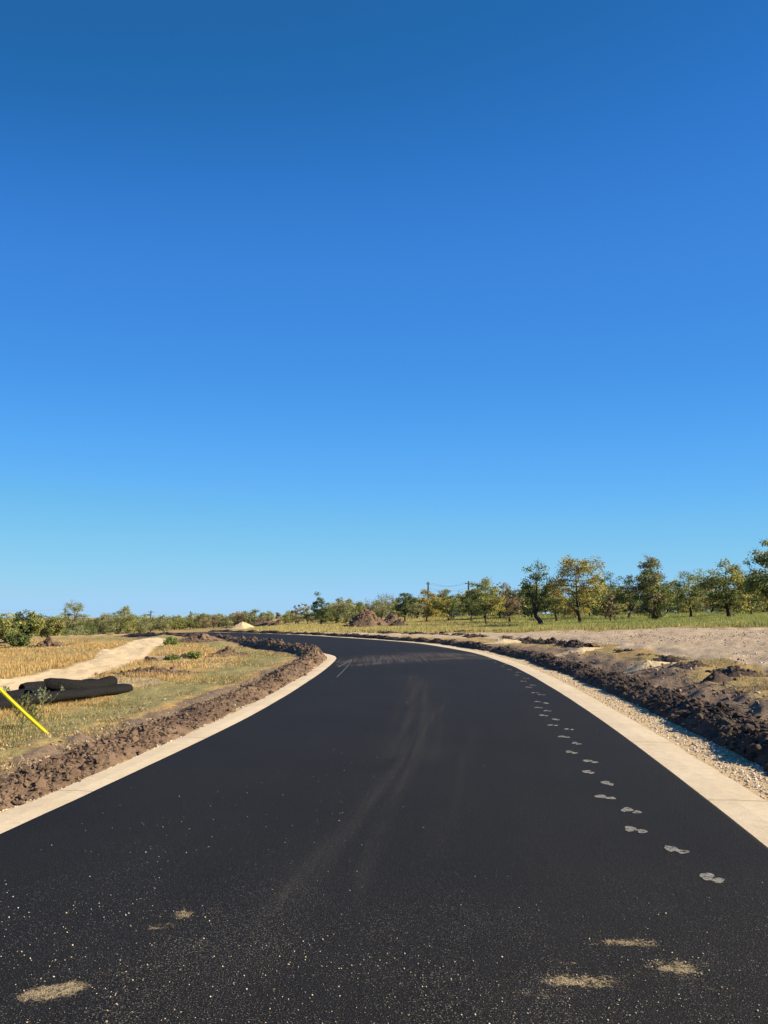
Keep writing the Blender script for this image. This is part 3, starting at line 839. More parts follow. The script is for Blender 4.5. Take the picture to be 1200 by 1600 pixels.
stones(np.vstack([pts[0]]), .006, .022, PALE, 'pale tan gravel scattered between the outer kerb and the dark bank')
stones(np.vstack([pts[1]]), .006, .018, PALE, 'pale tan gravel scattered between the inner kerb and the brown bank')
stones(np.vstack([pts[2], pts[3]]), .006, .024, [(.34, .27, .19), (.22, .16, .11), (.17, .12, .085), (.28, .2, .14), (.25, .18, .12)], 'loose grey-brown stones lying about on and behind the soil banks', .03)
P = np.stack([rng.uniform(4, 34, 16000), 12 + 38 * rng.uniform(0, 1, 16000) ** 1.5], 1)
zq = zone_masks(P[:, 0], P[:, 1])
P = P[(zq['yard'] > .3) & (P[:, 0] < P[:, 1] * .62)]
stones(P, .010, .045, [(.46, .38, .28), (.30, .23, .17), (.52, .45, .36), (.22, .16, .12), (.38, .27, .2)], 'small stones strewn over the bare gravel yard', .0)
P = np.stack([rng.uniform(3.8, 12, 5000), 7 + 24 * rng.uniform(0, 1, 5000) ** 1.4], 1)
zq = zone_masks(P[:, 0], P[:, 1]); P = P[(zq['soil'] > .3) & (zq['dr'] > 1.9) & (zq['yard'] < .5)]
stones(P, .012, .055, [(.15, .105, .07), (.10, .07, .05), (.20, .15, .1), (.36, .29, .21)], 'crumbs of soil and stones strewn behind the dark bank', .03)
# chips on the asphalt: densest near the photographer
n = 6500
yy = rng.uniform(0, 1, n) ** 1.8 * 1.9 + 2.8; xx = rng.uniform(-2.7, 2.8, n)
keep = fbm(xx * 1.4, yy * 1.4, seed=71) + rng.uniform(-.25, .25, n) - .22 * (yy - 3.3) > .38
ex = np.concatenate([xx[keep], rng.normal(-1.45, .35, 200), rng.normal(-.45, .3, 160), rng.uniform(-2.6, 3.0, 90), rng.normal(-1.9, .1, 60)])
ey = np.concatenate([yy[keep], rng.normal(5.2, .8, 200), rng.uniform(4.3, 9, 160), rng.uniform(4, 16, 90), rng.normal(3.35, .06, 60)])
for px, py in ((995, 1497), (1060, 1535), (900, 1562), (285, 1457), (1070, 1528)):
    cx, cy = flat(px, py); ex = np.concatenate([ex, rng.normal(cx, .12, 45)]); ey = np.concatenate([ey, rng.normal(cy, .05, 45)])
P = np.stack([ex, ey], 1)
dr, _ = near(P, R_EDGE, RN); dl, _ = near(P, L_EDGE, LN)
ok = (dr > .05) & (dl < -.05); P = P[ok]; uu = dr[ok] / (dr[ok] - dl[ok])
zf = H(P[:, 0], P[:, 1]) + .03 + .06 * (1 - (2 * uu - 1) ** 2) + .004
stones(P, .0010, .0045, [(.46, .39, .28), (.36, .29, .19), (.54, .48, .38), (.24, .21, .17)], 'tiny pale stone chips scattered on the fresh black asphalt', 0, zf)

# ------------------------------------------------------------------ grass
def blades(P, hgt, wid, cols, lean=.35, seed=0):
    g = np.random.default_rng(seed); n = len(P)
    a = g.uniform(0, 2 * np.pi, n); la = g.uniform(0, 2 * np.pi, n); ll = np.abs(g.normal(0, lean, n)) * hgt
    z = H(P[:, 0], P[:, 1]) - .01
    dx, dy = np.cos(a) * wid / 2, np.sin(a) * wid / 2
    tip = np.stack([P[:, 0] + np.cos(la) * ll, P[:, 1] + np.sin(la) * ll, z + hgt], 1)
    V = np.stack([np.c_[P[:, 0] - dx, P[:, 1] - dy, z], np.c_[P[:, 0] + dx, P[:, 1] + dy, z], tip], 1)
    F = np.arange(3 * n).reshape(n, 3)
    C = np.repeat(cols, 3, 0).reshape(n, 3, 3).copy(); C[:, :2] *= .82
    return V.reshape(-1, 3), F, C.reshape(-1, 3)
def polar(n, d0, d1, a0, a1, p=1.0):
    uq = rng.uniform(0, 1, n)
    d = d0 * (d1 / d0) ** (uq ** p); a = np.radians(rng.uniform(a0, a1, n))
    return np.stack([d * np.sin(a), d * np.cos(a)], 1)
def pick(cols, n): return np.asarray(cols)[rng.integers(0, len(cols), n)] * rng.uniform(.75, 1.2, (n, 1))
# dry field on the left
P = polar(260000, 7, 150, -36, 4)
z_ = zone_masks(P[:, 0], P[:, 1])
dens = fbm(P[:, 0] * .7, P[:, 1] * .7, seed=90)
keep = (z_['dl'] > 1.5) & (z_['track'] < .35 + rng.uniform(-.25, .1, len(P))) & (dens + rng.uniform(-.2, .2, len(P)) > .40) & (z_['yard'] < .4) & (z_['soil'] < .3)
P = P[keep]; grn = z_['green'][keep]; dl_ = z_['dl'][keep]; dist = np.hypot(P[:, 0], P[:, 1])
isg = rng.uniform(0, 1, len(P)) < grn * .8
c = np.where(isg[:, None], pick([(.20, .21, .08), (.25, .24, .10), (.16, .18, .07)], len(P)), pick([(.58, .43, .19), (.56, .34, .12), (.62, .47, .22), (.46, .28, .10), (.46, .38, .16), (.50, .29, .10)], len(P)))
tall = smooth(2.8, 5.5, dl_)
h_ = (.045 + .11 * tall * rng.uniform(.4, 1.3, len(P))) * np.where(isg, .9, 1.0) * (.55 + .9 * dens[keep])
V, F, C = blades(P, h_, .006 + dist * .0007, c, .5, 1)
mb = MB(); mb.add(V, None, F); mb.C = [C]
tag(link('dry_grass', mb.mesh('dry_grass', M_GRASS)), 'short dry straw coloured grass covering the field inside the bend', 'grass', kind='stuff')
# low turf and dead thatch close to the inner bank
P = polar(260000, 6, 40, -36, 36)
z_ = zone_masks(P[:, 0], P[:, 1])
dens = fbm(P[:, 0] * 1.3, P[:, 1] * 1.3, seed=191)
keep = (((z_['dl'] > 1.35) & (z_['dl'] < 7) & (z_['track'] < .3)) | ((z_['dr'] > 2) & (z_['dr'] < 7) & (z_['soil'] < .5) & (z_['yard'] < .5))) & (dens + rng.uniform(-.2, .2, len(P)) > .42)
P = P[keep]; grn = z_['green'][keep]; dist = np.hypot(P[:, 0], P[:, 1])
isg = rng.uniform(0, 1, len(P)) < .15 + grn * .65
c = np.where(isg[:, None], pick([(.20, .22, .09), (.26, .26, .12), (.15, .17, .07)], len(P)), pick([(.50, .38, .18), (.42, .30, .13), (.56, .45, .25), (.34, .24, .11)], len(P)))
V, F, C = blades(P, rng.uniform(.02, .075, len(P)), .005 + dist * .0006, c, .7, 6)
mb = MB(); mb.add(V, None, F); mb.C = [C]
tag(link('turf_grass', mb.mesh('turf_grass', M_GRASS)), 'low patchy green and straw turf behind the soil banks', 'grass', kind='stuff')
# belt of taller grass on the right and across the bend
P = polar(330000, 26, 175, -10, 34, .8)
z_ = zone_masks(P[:, 0], P[:, 1])
dens = fbm(P[:, 0] * .25, P[:, 1] * .25, seed=93)
keep = (z_['belt'] > .35 + rng.uniform(-.2, .3, len(P))) & (z_['dr'] > 2) & (dens + rng.uniform(-.2, .2, len(P)) > .40)
P = P[keep]; dist = np.hypot(P[:, 0], P[:, 1]); gsel = z_['green'][keep]
lushx = smooth(8, 22, P[:, 0] + 14 * (dens[keep] - .5)); isg = rng.uniform(0, 1, len(P)) < np.clip(.25 + .75 * lushx * (.4 + gsel), 0, .9)
c = np.where(isg[:, None], pick([(.27, .31, .085), (.22, .27, .08), (.33, .35, .11)], len(P)), pick([(.52, .43, .17), (.46, .38, .14), (.58, .47, .20), (.42, .36, .13)], len(P)))
h_ = (.10 + .22 * rng.uniform(.4, 1.2, len(P)) * (.1 + 2.2 * dens[keep] ** 2)) * smooth(-.2, 2.0, z_['dr'][keep] - z_['yout'][keep] + .6)
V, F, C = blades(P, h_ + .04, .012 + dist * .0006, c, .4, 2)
mb = MB(); mb.add(V, None, F); mb.C = [C]
tag(link('tall_grass', mb.mesh('tall_grass', M_GRASS)), 'taller yellow-green grass in the belt under the oaks', 'grass', kind='stuff')

# ------------------------------------------------------------------ trees
OLIVE = [(.105, .115, .035), (.085, .10, .03), (.13, .13, .04), (.07, .085, .028)]
DARK = [(.05, .07, .022), (.065, .085, .028), (.042, .058, .02), (.08, .095, .03)]
RUST = [(.15, .12, .04), (.13, .115, .037), (.17, .125, .04), (.09, .095, .03), (.18, .15, .045)]
PALEG = [(.15, .15, .07), (.12, .125, .055), (.17, .165, .085), (.10, .11, .045)]
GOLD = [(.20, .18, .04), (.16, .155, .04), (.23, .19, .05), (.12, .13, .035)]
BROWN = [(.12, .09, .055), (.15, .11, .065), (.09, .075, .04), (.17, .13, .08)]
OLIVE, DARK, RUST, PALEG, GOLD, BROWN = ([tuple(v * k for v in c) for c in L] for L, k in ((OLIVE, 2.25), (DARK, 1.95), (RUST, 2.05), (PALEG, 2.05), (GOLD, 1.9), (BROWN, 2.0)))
def tree_meshes(seed, Ht, W, fork=.3, nclump=55, nleaf=70, leaf=.16, cols=OLIVE, cols2=None, bare=.12, lean=(0, 0), trunk=.16, stems=1, clump=.11, top=1.0, dens_low=0.0):
    g = np.random.default_rng(seed)
    nleaf = int(nleaf * 1.45); leaf *= 1.15; fork *= .62; nclump = int(nclump * 1.0)
    tb = MB()
    cz = Ht * (fork * .8 + 1) / 2; az = Ht * (1 - fork * .8) / 2
    cx, cy = lean[0] * Ht, lean[1] * Ht
    cent = []
    tries = 0
    while len(cent) < nclump and tries < 4000:
        tries += 1
        v = g.normal(0, 1, 3); v /= np.linalg.norm(v); r = g.uniform(.1, 1) ** .45
        p = v * r
        bulge = .72 + .6 * float(vnoise(np.array([v[0] * 1.7 + seed]), np.array([v[1] * 1.7]), np.array([v[2] * 1.7]), seed)[0])
        p = p * bulge
        q = np.array([p[0] * W / 2 * (1 - .25 * max(p[2], 0)) + cx * (.5 + .5 * p[2]), p[1] * W / 2 + cy, cz + p[2] * az * top])
        if q[2] < Ht * .08: continue
        if fbm(np.array([q[0] * .8 + seed]), np.array([q[1] * .8]), np.array([q[2] * .8]), seed + 5)[0] < .37: continue
        cent.append(q)
    cent = np.array(cent)
    # limbs
    skel = []
    for sidx in range(stems):
        b = np.array([g.uniform(-.18, .18) * (stems > 1), g.uniform(-.18, .18) * (stems > 1), -.15])
        f = np.array([g.normal(0, .03) * Ht + cx * .35 + (sidx - (stems - 1) / 2) * .12 * W, g.normal(0, .02) * Ht, Ht * max(fork, .16)])
        mid = (b + f) / 2 + np.array([g.normal(0, .04), g.normal(0, .04), 0]) * Ht
        tt = np.linspace(0, 1, 7)[:, None]
        tp = (1 - tt) ** 2 * b + 2 * tt * (1 - tt) * mid + tt ** 2 * f
        tb.tube(tp, np.linspace(trunk * 1.35, trunk * .85, 7) * (1 / math.sqrt(stems)), 8)
        nl = g.integers(3, 6)
        for k in range(nl):
            tgt = cent[g.integers(0, len(cent))] if k else np.array([cx, cy, Ht * .85])
            c1 = f + (tgt - f) * .45 + np.array([g.normal(0, .05), g.normal(0, .05), .10]) * Ht
            tt = np.linspace(0, 1, 9)[:, None]
            lp = (1 - tt) ** 2 * f + 2 * tt * (1 - tt) * c1 + tt ** 2 * tgt
            rad = np.linspace(trunk * .62, trunk * .12, 9) / math.sqrt(stems)
            tb.tube(lp, rad, 6)
            skel += [(q, r) for q, r in zip(lp[1:], rad[1:])]
    SK = np.array([q for q, _ in skel]); SR = np.array([r for _, r in skel])
    lb = MB()
    LV, LC = [], []
    for q in cent:
        isbare = g.uniform() < bare
        D = np.linalg.norm(SK - q, axis=1) + .6 * np.maximum(SK[:, 2] - q[2], 0)
        j = int(D.argmin()); s0 = SK[j]
        md = (s0 + q) / 2 + np.array([0, 0, .12 * np.linalg.norm(q - s0)]) + g.normal(0, .06, 3)
        tt = np.linspace(0, 1, 5)[:, None]
        end = q + (q - s0) * (.55 if isbare else .15)
        bp = (1 - tt) ** 2 * s0 + 2 * tt * (1 - tt) * md + tt ** 2 * end
        tb.tube(bp, np.linspace(min(SR[j] * .7, .045), .010, 5), 4)
        nt_ = 7 if isbare else 4
        for _ in range(nt_):
            d = g.normal(0, 1, 3); d[2] = abs(d[2]) * .8; d /= np.linalg.norm(d)
            e2 = q + d * g.uniform(.4, 1.15) * clump * W * 1.4
            tb.tube(np.array([q, (q + e2) / 2 + g.normal(0, .04, 3), e2]), [.014, .010, .006], 3)
        nlf = int(nleaf * (g.uniform(.10, .25) if isbare else g.uniform(.6, 1.3)))
        rad = clump * W * g.uniform(.7, 1.45)
        v = g.normal(0, 1, (nlf, 3)); v /= np.linalg.norm(v, axis=1)[:, None]
        pos = q + v * (g.uniform(0, 1, (nlf, 1)) ** .5) * rad * np.array([1.15, 1.15, .75]) + g.normal(0, .10 * rad, (nlf, 3))
        base = np.array(cols)[g.integers(0, len(cols))]
        if cols2 is not None and q[0] + g.normal(0, .15 * W) > .12 * W + cx * .5: base = np.array(cols2)[g.integers(0, len(cols2))]  # right-hand clumps face the sun; gold second palette paints that light into the leaves
        cc = base[None] * g.uniform(.7, 1.35, (nlf, 1)) * (1 + g.normal(0, .06, (nlf, 3)))
        LV.append(pos); LC.append(cc)
    pos = np.vstack(LV); cc = np.clip(np.vstack(LC), .01, .6); n = len(pos)
    d1_ = g.normal(0, 1, (n, 3)); d1_ /= np.linalg.norm(d1_, axis=1)[:, None]
    d2_ = np.cross(d1_, g.normal(0, 1, (n, 3))); d2_ /= np.linalg.norm(d2_, axis=1)[:, None] + 1e-6
    L = leaf * g.uniform(.6, 1.3, (n, 1))
    V = np.stack([pos - d1_ * L * .5, pos + d2_ * L * .28, pos + d1_ * L * .5, pos - d2_ * L * .28], 1).reshape(-1, 3)
    crown = make_mesh('crown', V, np.arange(4 * n).reshape(n, 4), M_LEAF, {'col': np.repeat(cc, 4, 0)})
    return tb.mesh('trunk', M_BARK, True), crown

def place_tree(name, label, px, py_top, d, wpx, cat='tree', group=None, rot=0.0, **kw):
    x, y, zt = at_depth(px, py_top, d)
    z = float(H(np.array([x]), np.array([y]))[0])
    ht = max(zt - z, 1.0); W = wpx / FPX * d
    tm, cm = tree_meshes(kw.pop('seed'), ht, W, **kw)
    e = link(name, None, None, (x, y, z)); e.rotation_euler = (0, 0, rot)
    link('trunk', tm, e); link('crown', cm, e)
    return tag(e, label, cat, group)
OAKS = 'oaks standing in the grass belt'
T = lambda *a, **k: place_tree(*a, **k)
# the front row, from the small oak beside the mast to the frame's edge
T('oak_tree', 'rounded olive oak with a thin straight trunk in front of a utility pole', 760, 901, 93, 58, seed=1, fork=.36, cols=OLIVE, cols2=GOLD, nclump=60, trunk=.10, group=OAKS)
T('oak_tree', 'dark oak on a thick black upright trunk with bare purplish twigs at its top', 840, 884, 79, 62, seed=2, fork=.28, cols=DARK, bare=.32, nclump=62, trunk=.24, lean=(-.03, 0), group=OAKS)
T('oak_tree', 'forked rusty brown oak with sunlit gold painted on one side, tallest of the roadside row', 902, 867, 77, 82, seed=33, fork=.26, cols=RUST, cols2=GOLD, nclump=84, trunk=.19, lean=(-.02, 0), bare=.16, group=OAKS)
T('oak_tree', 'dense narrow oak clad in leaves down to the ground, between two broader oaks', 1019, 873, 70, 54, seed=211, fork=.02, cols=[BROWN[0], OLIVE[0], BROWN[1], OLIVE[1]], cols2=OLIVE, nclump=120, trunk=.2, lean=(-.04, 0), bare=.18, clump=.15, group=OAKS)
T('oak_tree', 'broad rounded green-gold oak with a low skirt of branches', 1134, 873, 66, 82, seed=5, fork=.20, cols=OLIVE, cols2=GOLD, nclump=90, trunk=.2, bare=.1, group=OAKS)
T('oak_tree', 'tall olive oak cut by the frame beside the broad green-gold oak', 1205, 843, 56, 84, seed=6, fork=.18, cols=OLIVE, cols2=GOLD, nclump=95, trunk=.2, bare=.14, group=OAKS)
# second row behind it
T('oak_tree', 'yellow-green oak filling the gap between the dense narrow oak and the broad one', 1074, 891, 92, 66, seed=7, fork=.2, cols=OLIVE, nclump=70, group=OAKS)
T('oak_tree', 'dark green oak behind the rusty forked oak', 945, 897, 104, 52, seed=8, fork=.24, cols=DARK, nclump=66, group=OAKS)
T('oak_tree', 'dark green oak with bare twigs, between the rusty forked oak and the dense narrow one', 982, 893, 98, 56, seed=9, fork=.24, cols=DARK, bare=.3, nclump=66, group=OAKS)
T('oak_tree', 'brownish thin oak showing between the dark twiggy oak and the small rounded one', 795, 912, 100, 46, seed=10, fork=.28, cols=BROWN, bare=.3, nclump=50, group=OAKS)
T('oak_tree', 'small dark oak touching the left flank of the rounded olive oak', 736, 921, 105, 34, seed=11, fork=.36, cols=DARK, nclump=44, trunk=.1, group=OAKS)
T('oak_tree', 'golden oak glowing behind the thick black trunk', 868, 905, 96, 44, seed=12, fork=.3, cols=GOLD, nclump=46, group=OAKS)
T('oak_tree', 'thin brown sapling with dead leaves at the foot of the dark oaks', 952, 930, 82, 26, seed=13, fork=.1, cols=BROWN, bare=.3, nclump=34, trunk=.07, group=OAKS)
T('oak_tree', 'olive oak behind the broad green-gold oak at the frame edge', 1168, 893, 92, 60, seed=14, fork=.15, cols=OLIVE, nclump=66, group=OAKS)
# across the bend
ACR = 'oaks across the bend'
T('oak_tree', 'yellow-green twin of the russet oak, standing under the wire span', 699, 922, 112, 36, seed=15, fork=.25, cols=GOLD, cols2=OLIVE, nclump=56, trunk=.1, group=ACR)
T('oak_tree', 'russet oak with a thin trunk below the single crossarm pole', 671, 916, 110, 40, seed=16, fork=.3, cols=RUST, cols2=GOLD, nclump=60, trunk=.1, bare=.2, group=ACR)
T('oak_tree', 'dark green oak with an open crown and clear trunk beside the low dark heap', 633, 921, 116, 34, seed=17, fork=.36, cols=DARK, nclump=50, trunk=.13, group=ACR)
T('oak_tree', 'wide pale olive oak directly behind the tall dirt mound', 595, 930, 132, 62, seed=18, fork=.15, cols=PALEG, nclump=72, bare=.2, group=ACR)
T('oak_tree', 'greyish oak just left of the tall dirt mound', 541, 938, 128, 40, seed=19, fork=.2, cols=PALEG, cols2=OLIVE, nclump=52, bare=.3, group=ACR)
T('oak_tree', 'tall dark oak with a sparse pointed crown standing alone across the bend', 502, 926, 112, 32, seed=20, fork=.28, cols=DARK, nclump=52, bare=.25, trunk=.13, group=ACR)
T('oak_tree', 'slim leaning half-bare oak beside the tall pointed one', 481, 938, 114, 17, seed=21, fork=.25, cols=PALEG, nclump=24, bare=.55, trunk=.09, lean=(-.08, 0), clump=.16, group=ACR)
T('oak_tree', 'bare grey little tree with twiggy upswept limbs', 463, 943, 116, 20, seed=22, fork=.25, cols=BROWN, nclump=26, bare=.75, trunk=.08, group=ACR)
T('oak_tree', 'bushy olive oak low in the gap left of the greyish oak', 526, 946, 140, 30, seed=23, fork=.1, cols=OLIVE, nclump=40, group=ACR)
T('oak_tree', 'thin upright half-bare tree right of the pale sand pile', 436, 956, 150, 11, seed=24, fork=.1, cols=BROWN, nclump=20, bare=.5, trunk=.07, clump=.2, group=ACR)
T('oak_tree', 'low round grey-green bushy tree between two thin bare ones', 422, 964, 152, 18, seed=25, fork=.08, cols=PALEG, nclump=30, group=ACR)
T('oak_tree', 'leaning forked half-dead tree rising from the long low dirt heap', 404, 961, 156, 20, seed=26, fork=.2, cols=BROWN, nclump=24, bare=.7, trunk=.1, lean=(.06, 0), group=ACR)
T('oak_tree', 'thin twiggy tree just behind the pale sand pile', 387, 958, 160, 14, seed=27, fork=.2, cols=PALEG, nclump=22, bare=.6, trunk=.08, group=ACR)
# left of the track
LEF = 'trees beyond the dirt track'
T('oak_tree', 'airy round-topped oak, tallest of the trees beyond the dirt track', 117, 941, 150, 42, seed=28, fork=.38, cols=PALEG, nclump=64, bare=.2, trunk=.16, group=LEF)
T('oak_tree', 'pale oak with a twisted limb reaching sideways at its top', 189, 949, 142, 42, seed=229, fork=.30, cols=PALEG, cols2=OLIVE, nclump=60, bare=.22, trunk=.13, lean=(.05, 0), group=LEF)
T('oak_tree', 'dark green oak with two rounded tops behind the black tubes', 42, 956, 66, 46, seed=30, fork=.1, cols=DARK, cols2=OLIVE, nclump=70, clump=.12, group=LEF)
T('oak_tree', 'olive and rusty bushy oak above the reddish soil heap', 78, 965, 76, 42, seed=31, fork=.12, cols=RUST, cols2=OLIVE, nclump=60, bare=.15, group=LEF)
T('oak_tree', 'dense green bushy oak cut by the frame beyond the field', -6, 966, 62, 62, seed=32, fork=.05, cols=PALEG, cols2=OLIVE, nclump=56, group=LEF)
T('oak_tree', 'low dark evergreen bush below the airy round-topped oak', 132, 968, 136, 44, seed=34, fork=.05, cols=DARK, nclump=60, group=LEF)
T('oak_tree', 'grey-green bushy oak between the airy oak and the pale twisted one', 160, 963, 146, 42, seed=35, fork=.08, cols=PALEG, nclump=60, group=LEF)
T('oak_tree', 'low grey-green bush near the pole at the end of the dirt track', 219, 968, 175, 34, seed=36, fork=.05, cols=PALEG, nclump=50, group=LEF)
T('oak_tree', 'low dark bush under the leaves of the dark two-topped oak', 30, 988, 60, 40, seed=37, fork=.05, cols=DARK, nclump=50, group=LEF)
T('oak_tree', 'sparse pale tree poking above the low band left of the middle pole', 255, 966, 215, 18, seed=38, fork=.2, cols=PALEG, nclump=30, bare=.4, group=LEF)
T('oak_tree', 'pale rounded oak rising above the low band near the pale sand pile', 354, 962, 205, 24, seed=39, fork=.2, cols=PALEG, nclump=40, bare=.2, group=LEF)

# far wood: many crowns that read as one band
def far_wood(label, specs, seed, cat='wood', pal=None):
    g = np.random.default_rng(seed)
    protos = [tree_meshes(500 + seed * 10 + k, 5.0, 5.2, fork=.10 + .05 * (k % 3), nclump=34, nleaf=42, leaf=.30, cols=(pal or [OLIVE, DARK, PALEG, RUST, OLIVE, PALEG])[k], cols2=[None, OLIVE, OLIVE, OLIVE, GOLD, BROWN][k], bare=.2, trunk=.14, clump=.13) for k in range(6)]
    def arr(me):
        V = np.empty(len(me.vertices) * 3, np.float32); me.vertices.foreach_get('co', V)
        t = np.empty(len(me.polygons), np.int32); me.polygons.foreach_get('loop_total', t)
        l = np.empty(len(me.loops), np.int32); me.loops.foreach_get('vertex_index', l)
        return V.reshape(-1, 3), t, l
    leaves, wood = MB(), MB()
    LC = []
    pa = []
    for tm, cm in protos:
        V, t, l = arr(cm); c = np.empty(len(V) * 4, np.float32); cm.attributes['col'].data.foreach_get('color', c)
        Vt, tt, lt = arr(tm)
        qn = int((tt == 4).sum()); pa.append((V, l.reshape(-1, 4), c.reshape(-1, 4)[:, :3], Vt, lt[:qn * 4].reshape(-1, 4), lt[qn * 4:].reshape(-1, 3)))
    for px, d, h, wf in specs:
        x, y, _ = at_depth(px, 960, d); z = float(H(np.array([x]), np.array([y]))[0])
        V, Q, c, Vt, Qt, Tt = pa[g.integers(0, 6)]
        a = g.uniform(0, 6.28); s = np.array([wf * h / 5, wf * h / 5, h / 5])
        rot = np.array([[math.cos(a), -math.sin(a), 0], [math.sin(a), math.cos(a), 0], [0, 0, 1]])
        leaves.add((V * s) @ rot.T + [x, y, z], Q); leaves.C.append(np.clip(c * g.uniform(.8, 1.2), 0, 1))
        wood.add((Vt * s) @ rot.T + [x, y, z], Qt, Tt)
    for tm, cm in protos: bpy.data.meshes.remove(tm); bpy.data.meshes.remove(cm)
    o = tag(link('woods', leaves.mesh('woods', M_LEAF)), label, cat, kind='stuff')
    link('trunks', wood.mesh('trunks', M_BARK), o)['kind'] = 'stuff'
    return o
g = np.random.default_rng(123)
sp = [(g.uniform(700, 1330), d, g.uniform(3.6, 5.4), g.uniform(.8, 1.2)) for d in g.uniform(112, 210, 82)]
sp += [(g.uniform(690, 1300), d, g.uniform(1.2, 2.4), g.uniform(1.1, 1.6)) for d in g.uniform(105, 200, 70)]
far_wood('scrubby oak wood filling in behind the roadside oaks', sp, 1)
sp = [(g.uniform(500, 760), d, g.uniform(3.2, 5.2), g.uniform(.9, 1.2)) for d in g.uniform(140, 240, 42)]
sp += [(g.uniform(380, 520), d, g.uniform(2.0, 3.6), g.uniform(.9, 1.2)) for d in g.uniform(190, 300, 22)]
far_wood('distant thin wood behind the dirt mounds across the bend', sp, 2)
sp = [(g.uniform(200, 400), d, g.uniform(2.4, 5.2), g.uniform(.8, 1.3)) for d in g.uniform(215, 310, 80)]
sp += [(g.uniform(-160, 230), d, g.uniform(2.8, 6.2), g.uniform(.8, 1.2)) for d in g.uniform(140, 260, 80)]
sp += [(g.uniform(-160, 130), d, g.uniform(1.4, 2.6), g.uniform(1.1, 1.5)) for d in g.uniform(100, 150, 30)]
far_wood('low band of distant scrub beyond the dirt track', sp, 3, pal=[PALEG, OLIVE, PALEG, PALEG, OLIVE, BROWN])
sp = [(g.uniform(-300, 1500), d, g.uniform(4.0, 6.5), g.uniform(1.0, 1.5)) for d in g.uniform(320, 430, 170)]
far_wood('most distant wood closing the horizon', sp, 4)

# green bushes in the field
def bush(px, py, w, h, seed, label, cols=None):
    x, y, z = ground_at(px, py)
    tm, cm = tree_meshes(seed, h, w, fork=.0, nclump=26, nleaf=60, leaf=.07, cols=cols or [(.20, .26, .07), (.24, .29, .09), (.16, .22, .06)], bare=.05, trunk=.02, clump=.16)
    e = link('bush', None, None, (x, y, z)); link('stem', tm, e); link('foliage', cm, e)
    tag(e, label, 'bush')
bush(267, 1009, .75, .42, 801, 'round bright green bush alone in the dry field near the track end')
bush(303, 1030, .6, .27, 802, 'small green bush at the end of the low dark ridge')
bush(272, 1032, .6, .16, 803, 'flat green bush lying on the low dark ridge')
windrow([(232, 1034), (250, 1031), (270, 1029), (290, 1028)], .3, .14, 71, 'low dark ridge of soil under the green bushes in the field', 70)

# spindly weeds
def weed(px, py, h, seed, label, col=(.24, .26, .15), spread=.5, n=11, leaf=True):
    x, y, z = ground_at(px, py); g = np.random.default_rng(seed)
    mb = MB(); mb.tube(np.array([[0, 0, -.02], [g.normal(0, .02), 0, h * .5], [g.normal(0, .04), 0, h]]), [.009, .007, .003], 5, col)
    lb = MB()
    for k in range(n):
        t = .15 + .75 * k / n; a = k * 2.4 + g.normal(0, .2); L = h * spread * (1.05 - t) * g.uniform(.7, 1.2)
        p0 = np.array([0, 0, h * t]); p2 = p0 + np.array([math.cos(a) * L, math.sin(a) * L, L * .9]); p1 = p0 + (p2 - p0) * .5 + np.array([math.cos(a), math.sin(a), -.3]) * L * .12
        mb.tube(np.array([p0, p1, p2]), [.005, .004, .002], 4, col)
        for q in range(6):
            u_ = .3 + .7 * q / 6; c = p0 + (p2 - p0) * u_; d = g.normal(0, 1, 3); d /= np.linalg.norm(d); e_ = np.cross(d, g.normal(0, 1, 3)); e_ /= np.linalg.norm(e_)
            s_ = g.uniform(.02, .04)
            lb.add(np.array([c - d * s_, c + e_ * s_ * .4, c + d * s_, c - e_ * s_ * .4]), np.array([[0, 1, 2, 3]]), None, np.array(col) * g.uniform(.8, 1.2))
    e = link('weed', None, None, (x, y, z)); link('stalk', mb.mesh('stalk', M_GRASS), e); link('leaves', lb.mesh('leaves', M_GRASS), e)
    tag(e, label, 'weed')
weed(66, 1110, .42, 1, 'tall pale branching weed in front of the raised black tube', spread=.62, n=14)
weed(96, 1101, .36, 2, 'thin upright pale weed in front of the raised black tube', spread=.3)
weed(40, 1108, .26, 3, 'short pale weed where the yellow pole crosses the black tubes', spread=.4)
weed(160, 1088, .26, 4, 'pale weed at the bent end of the raised black tube', spread=.5)
weed(116, 1092, .25, 5, 'small pale weed against the middle of the lower black tube', spread=.4)
weed(34, 1142, .55, 6, 'leafy green weed growing behind the foot of the yellow pole', col=(.16, .17, .07), spread=.55, n=22)
weed(50, 1138, .35, 7, 'short leafy green weed touching the yellow pole', col=(.17, .18, .07), spread=.6, n=18)
weed(8, 1095, .3, 8, 'pale weed at the frame edge above the yellow pole', spread=.6)

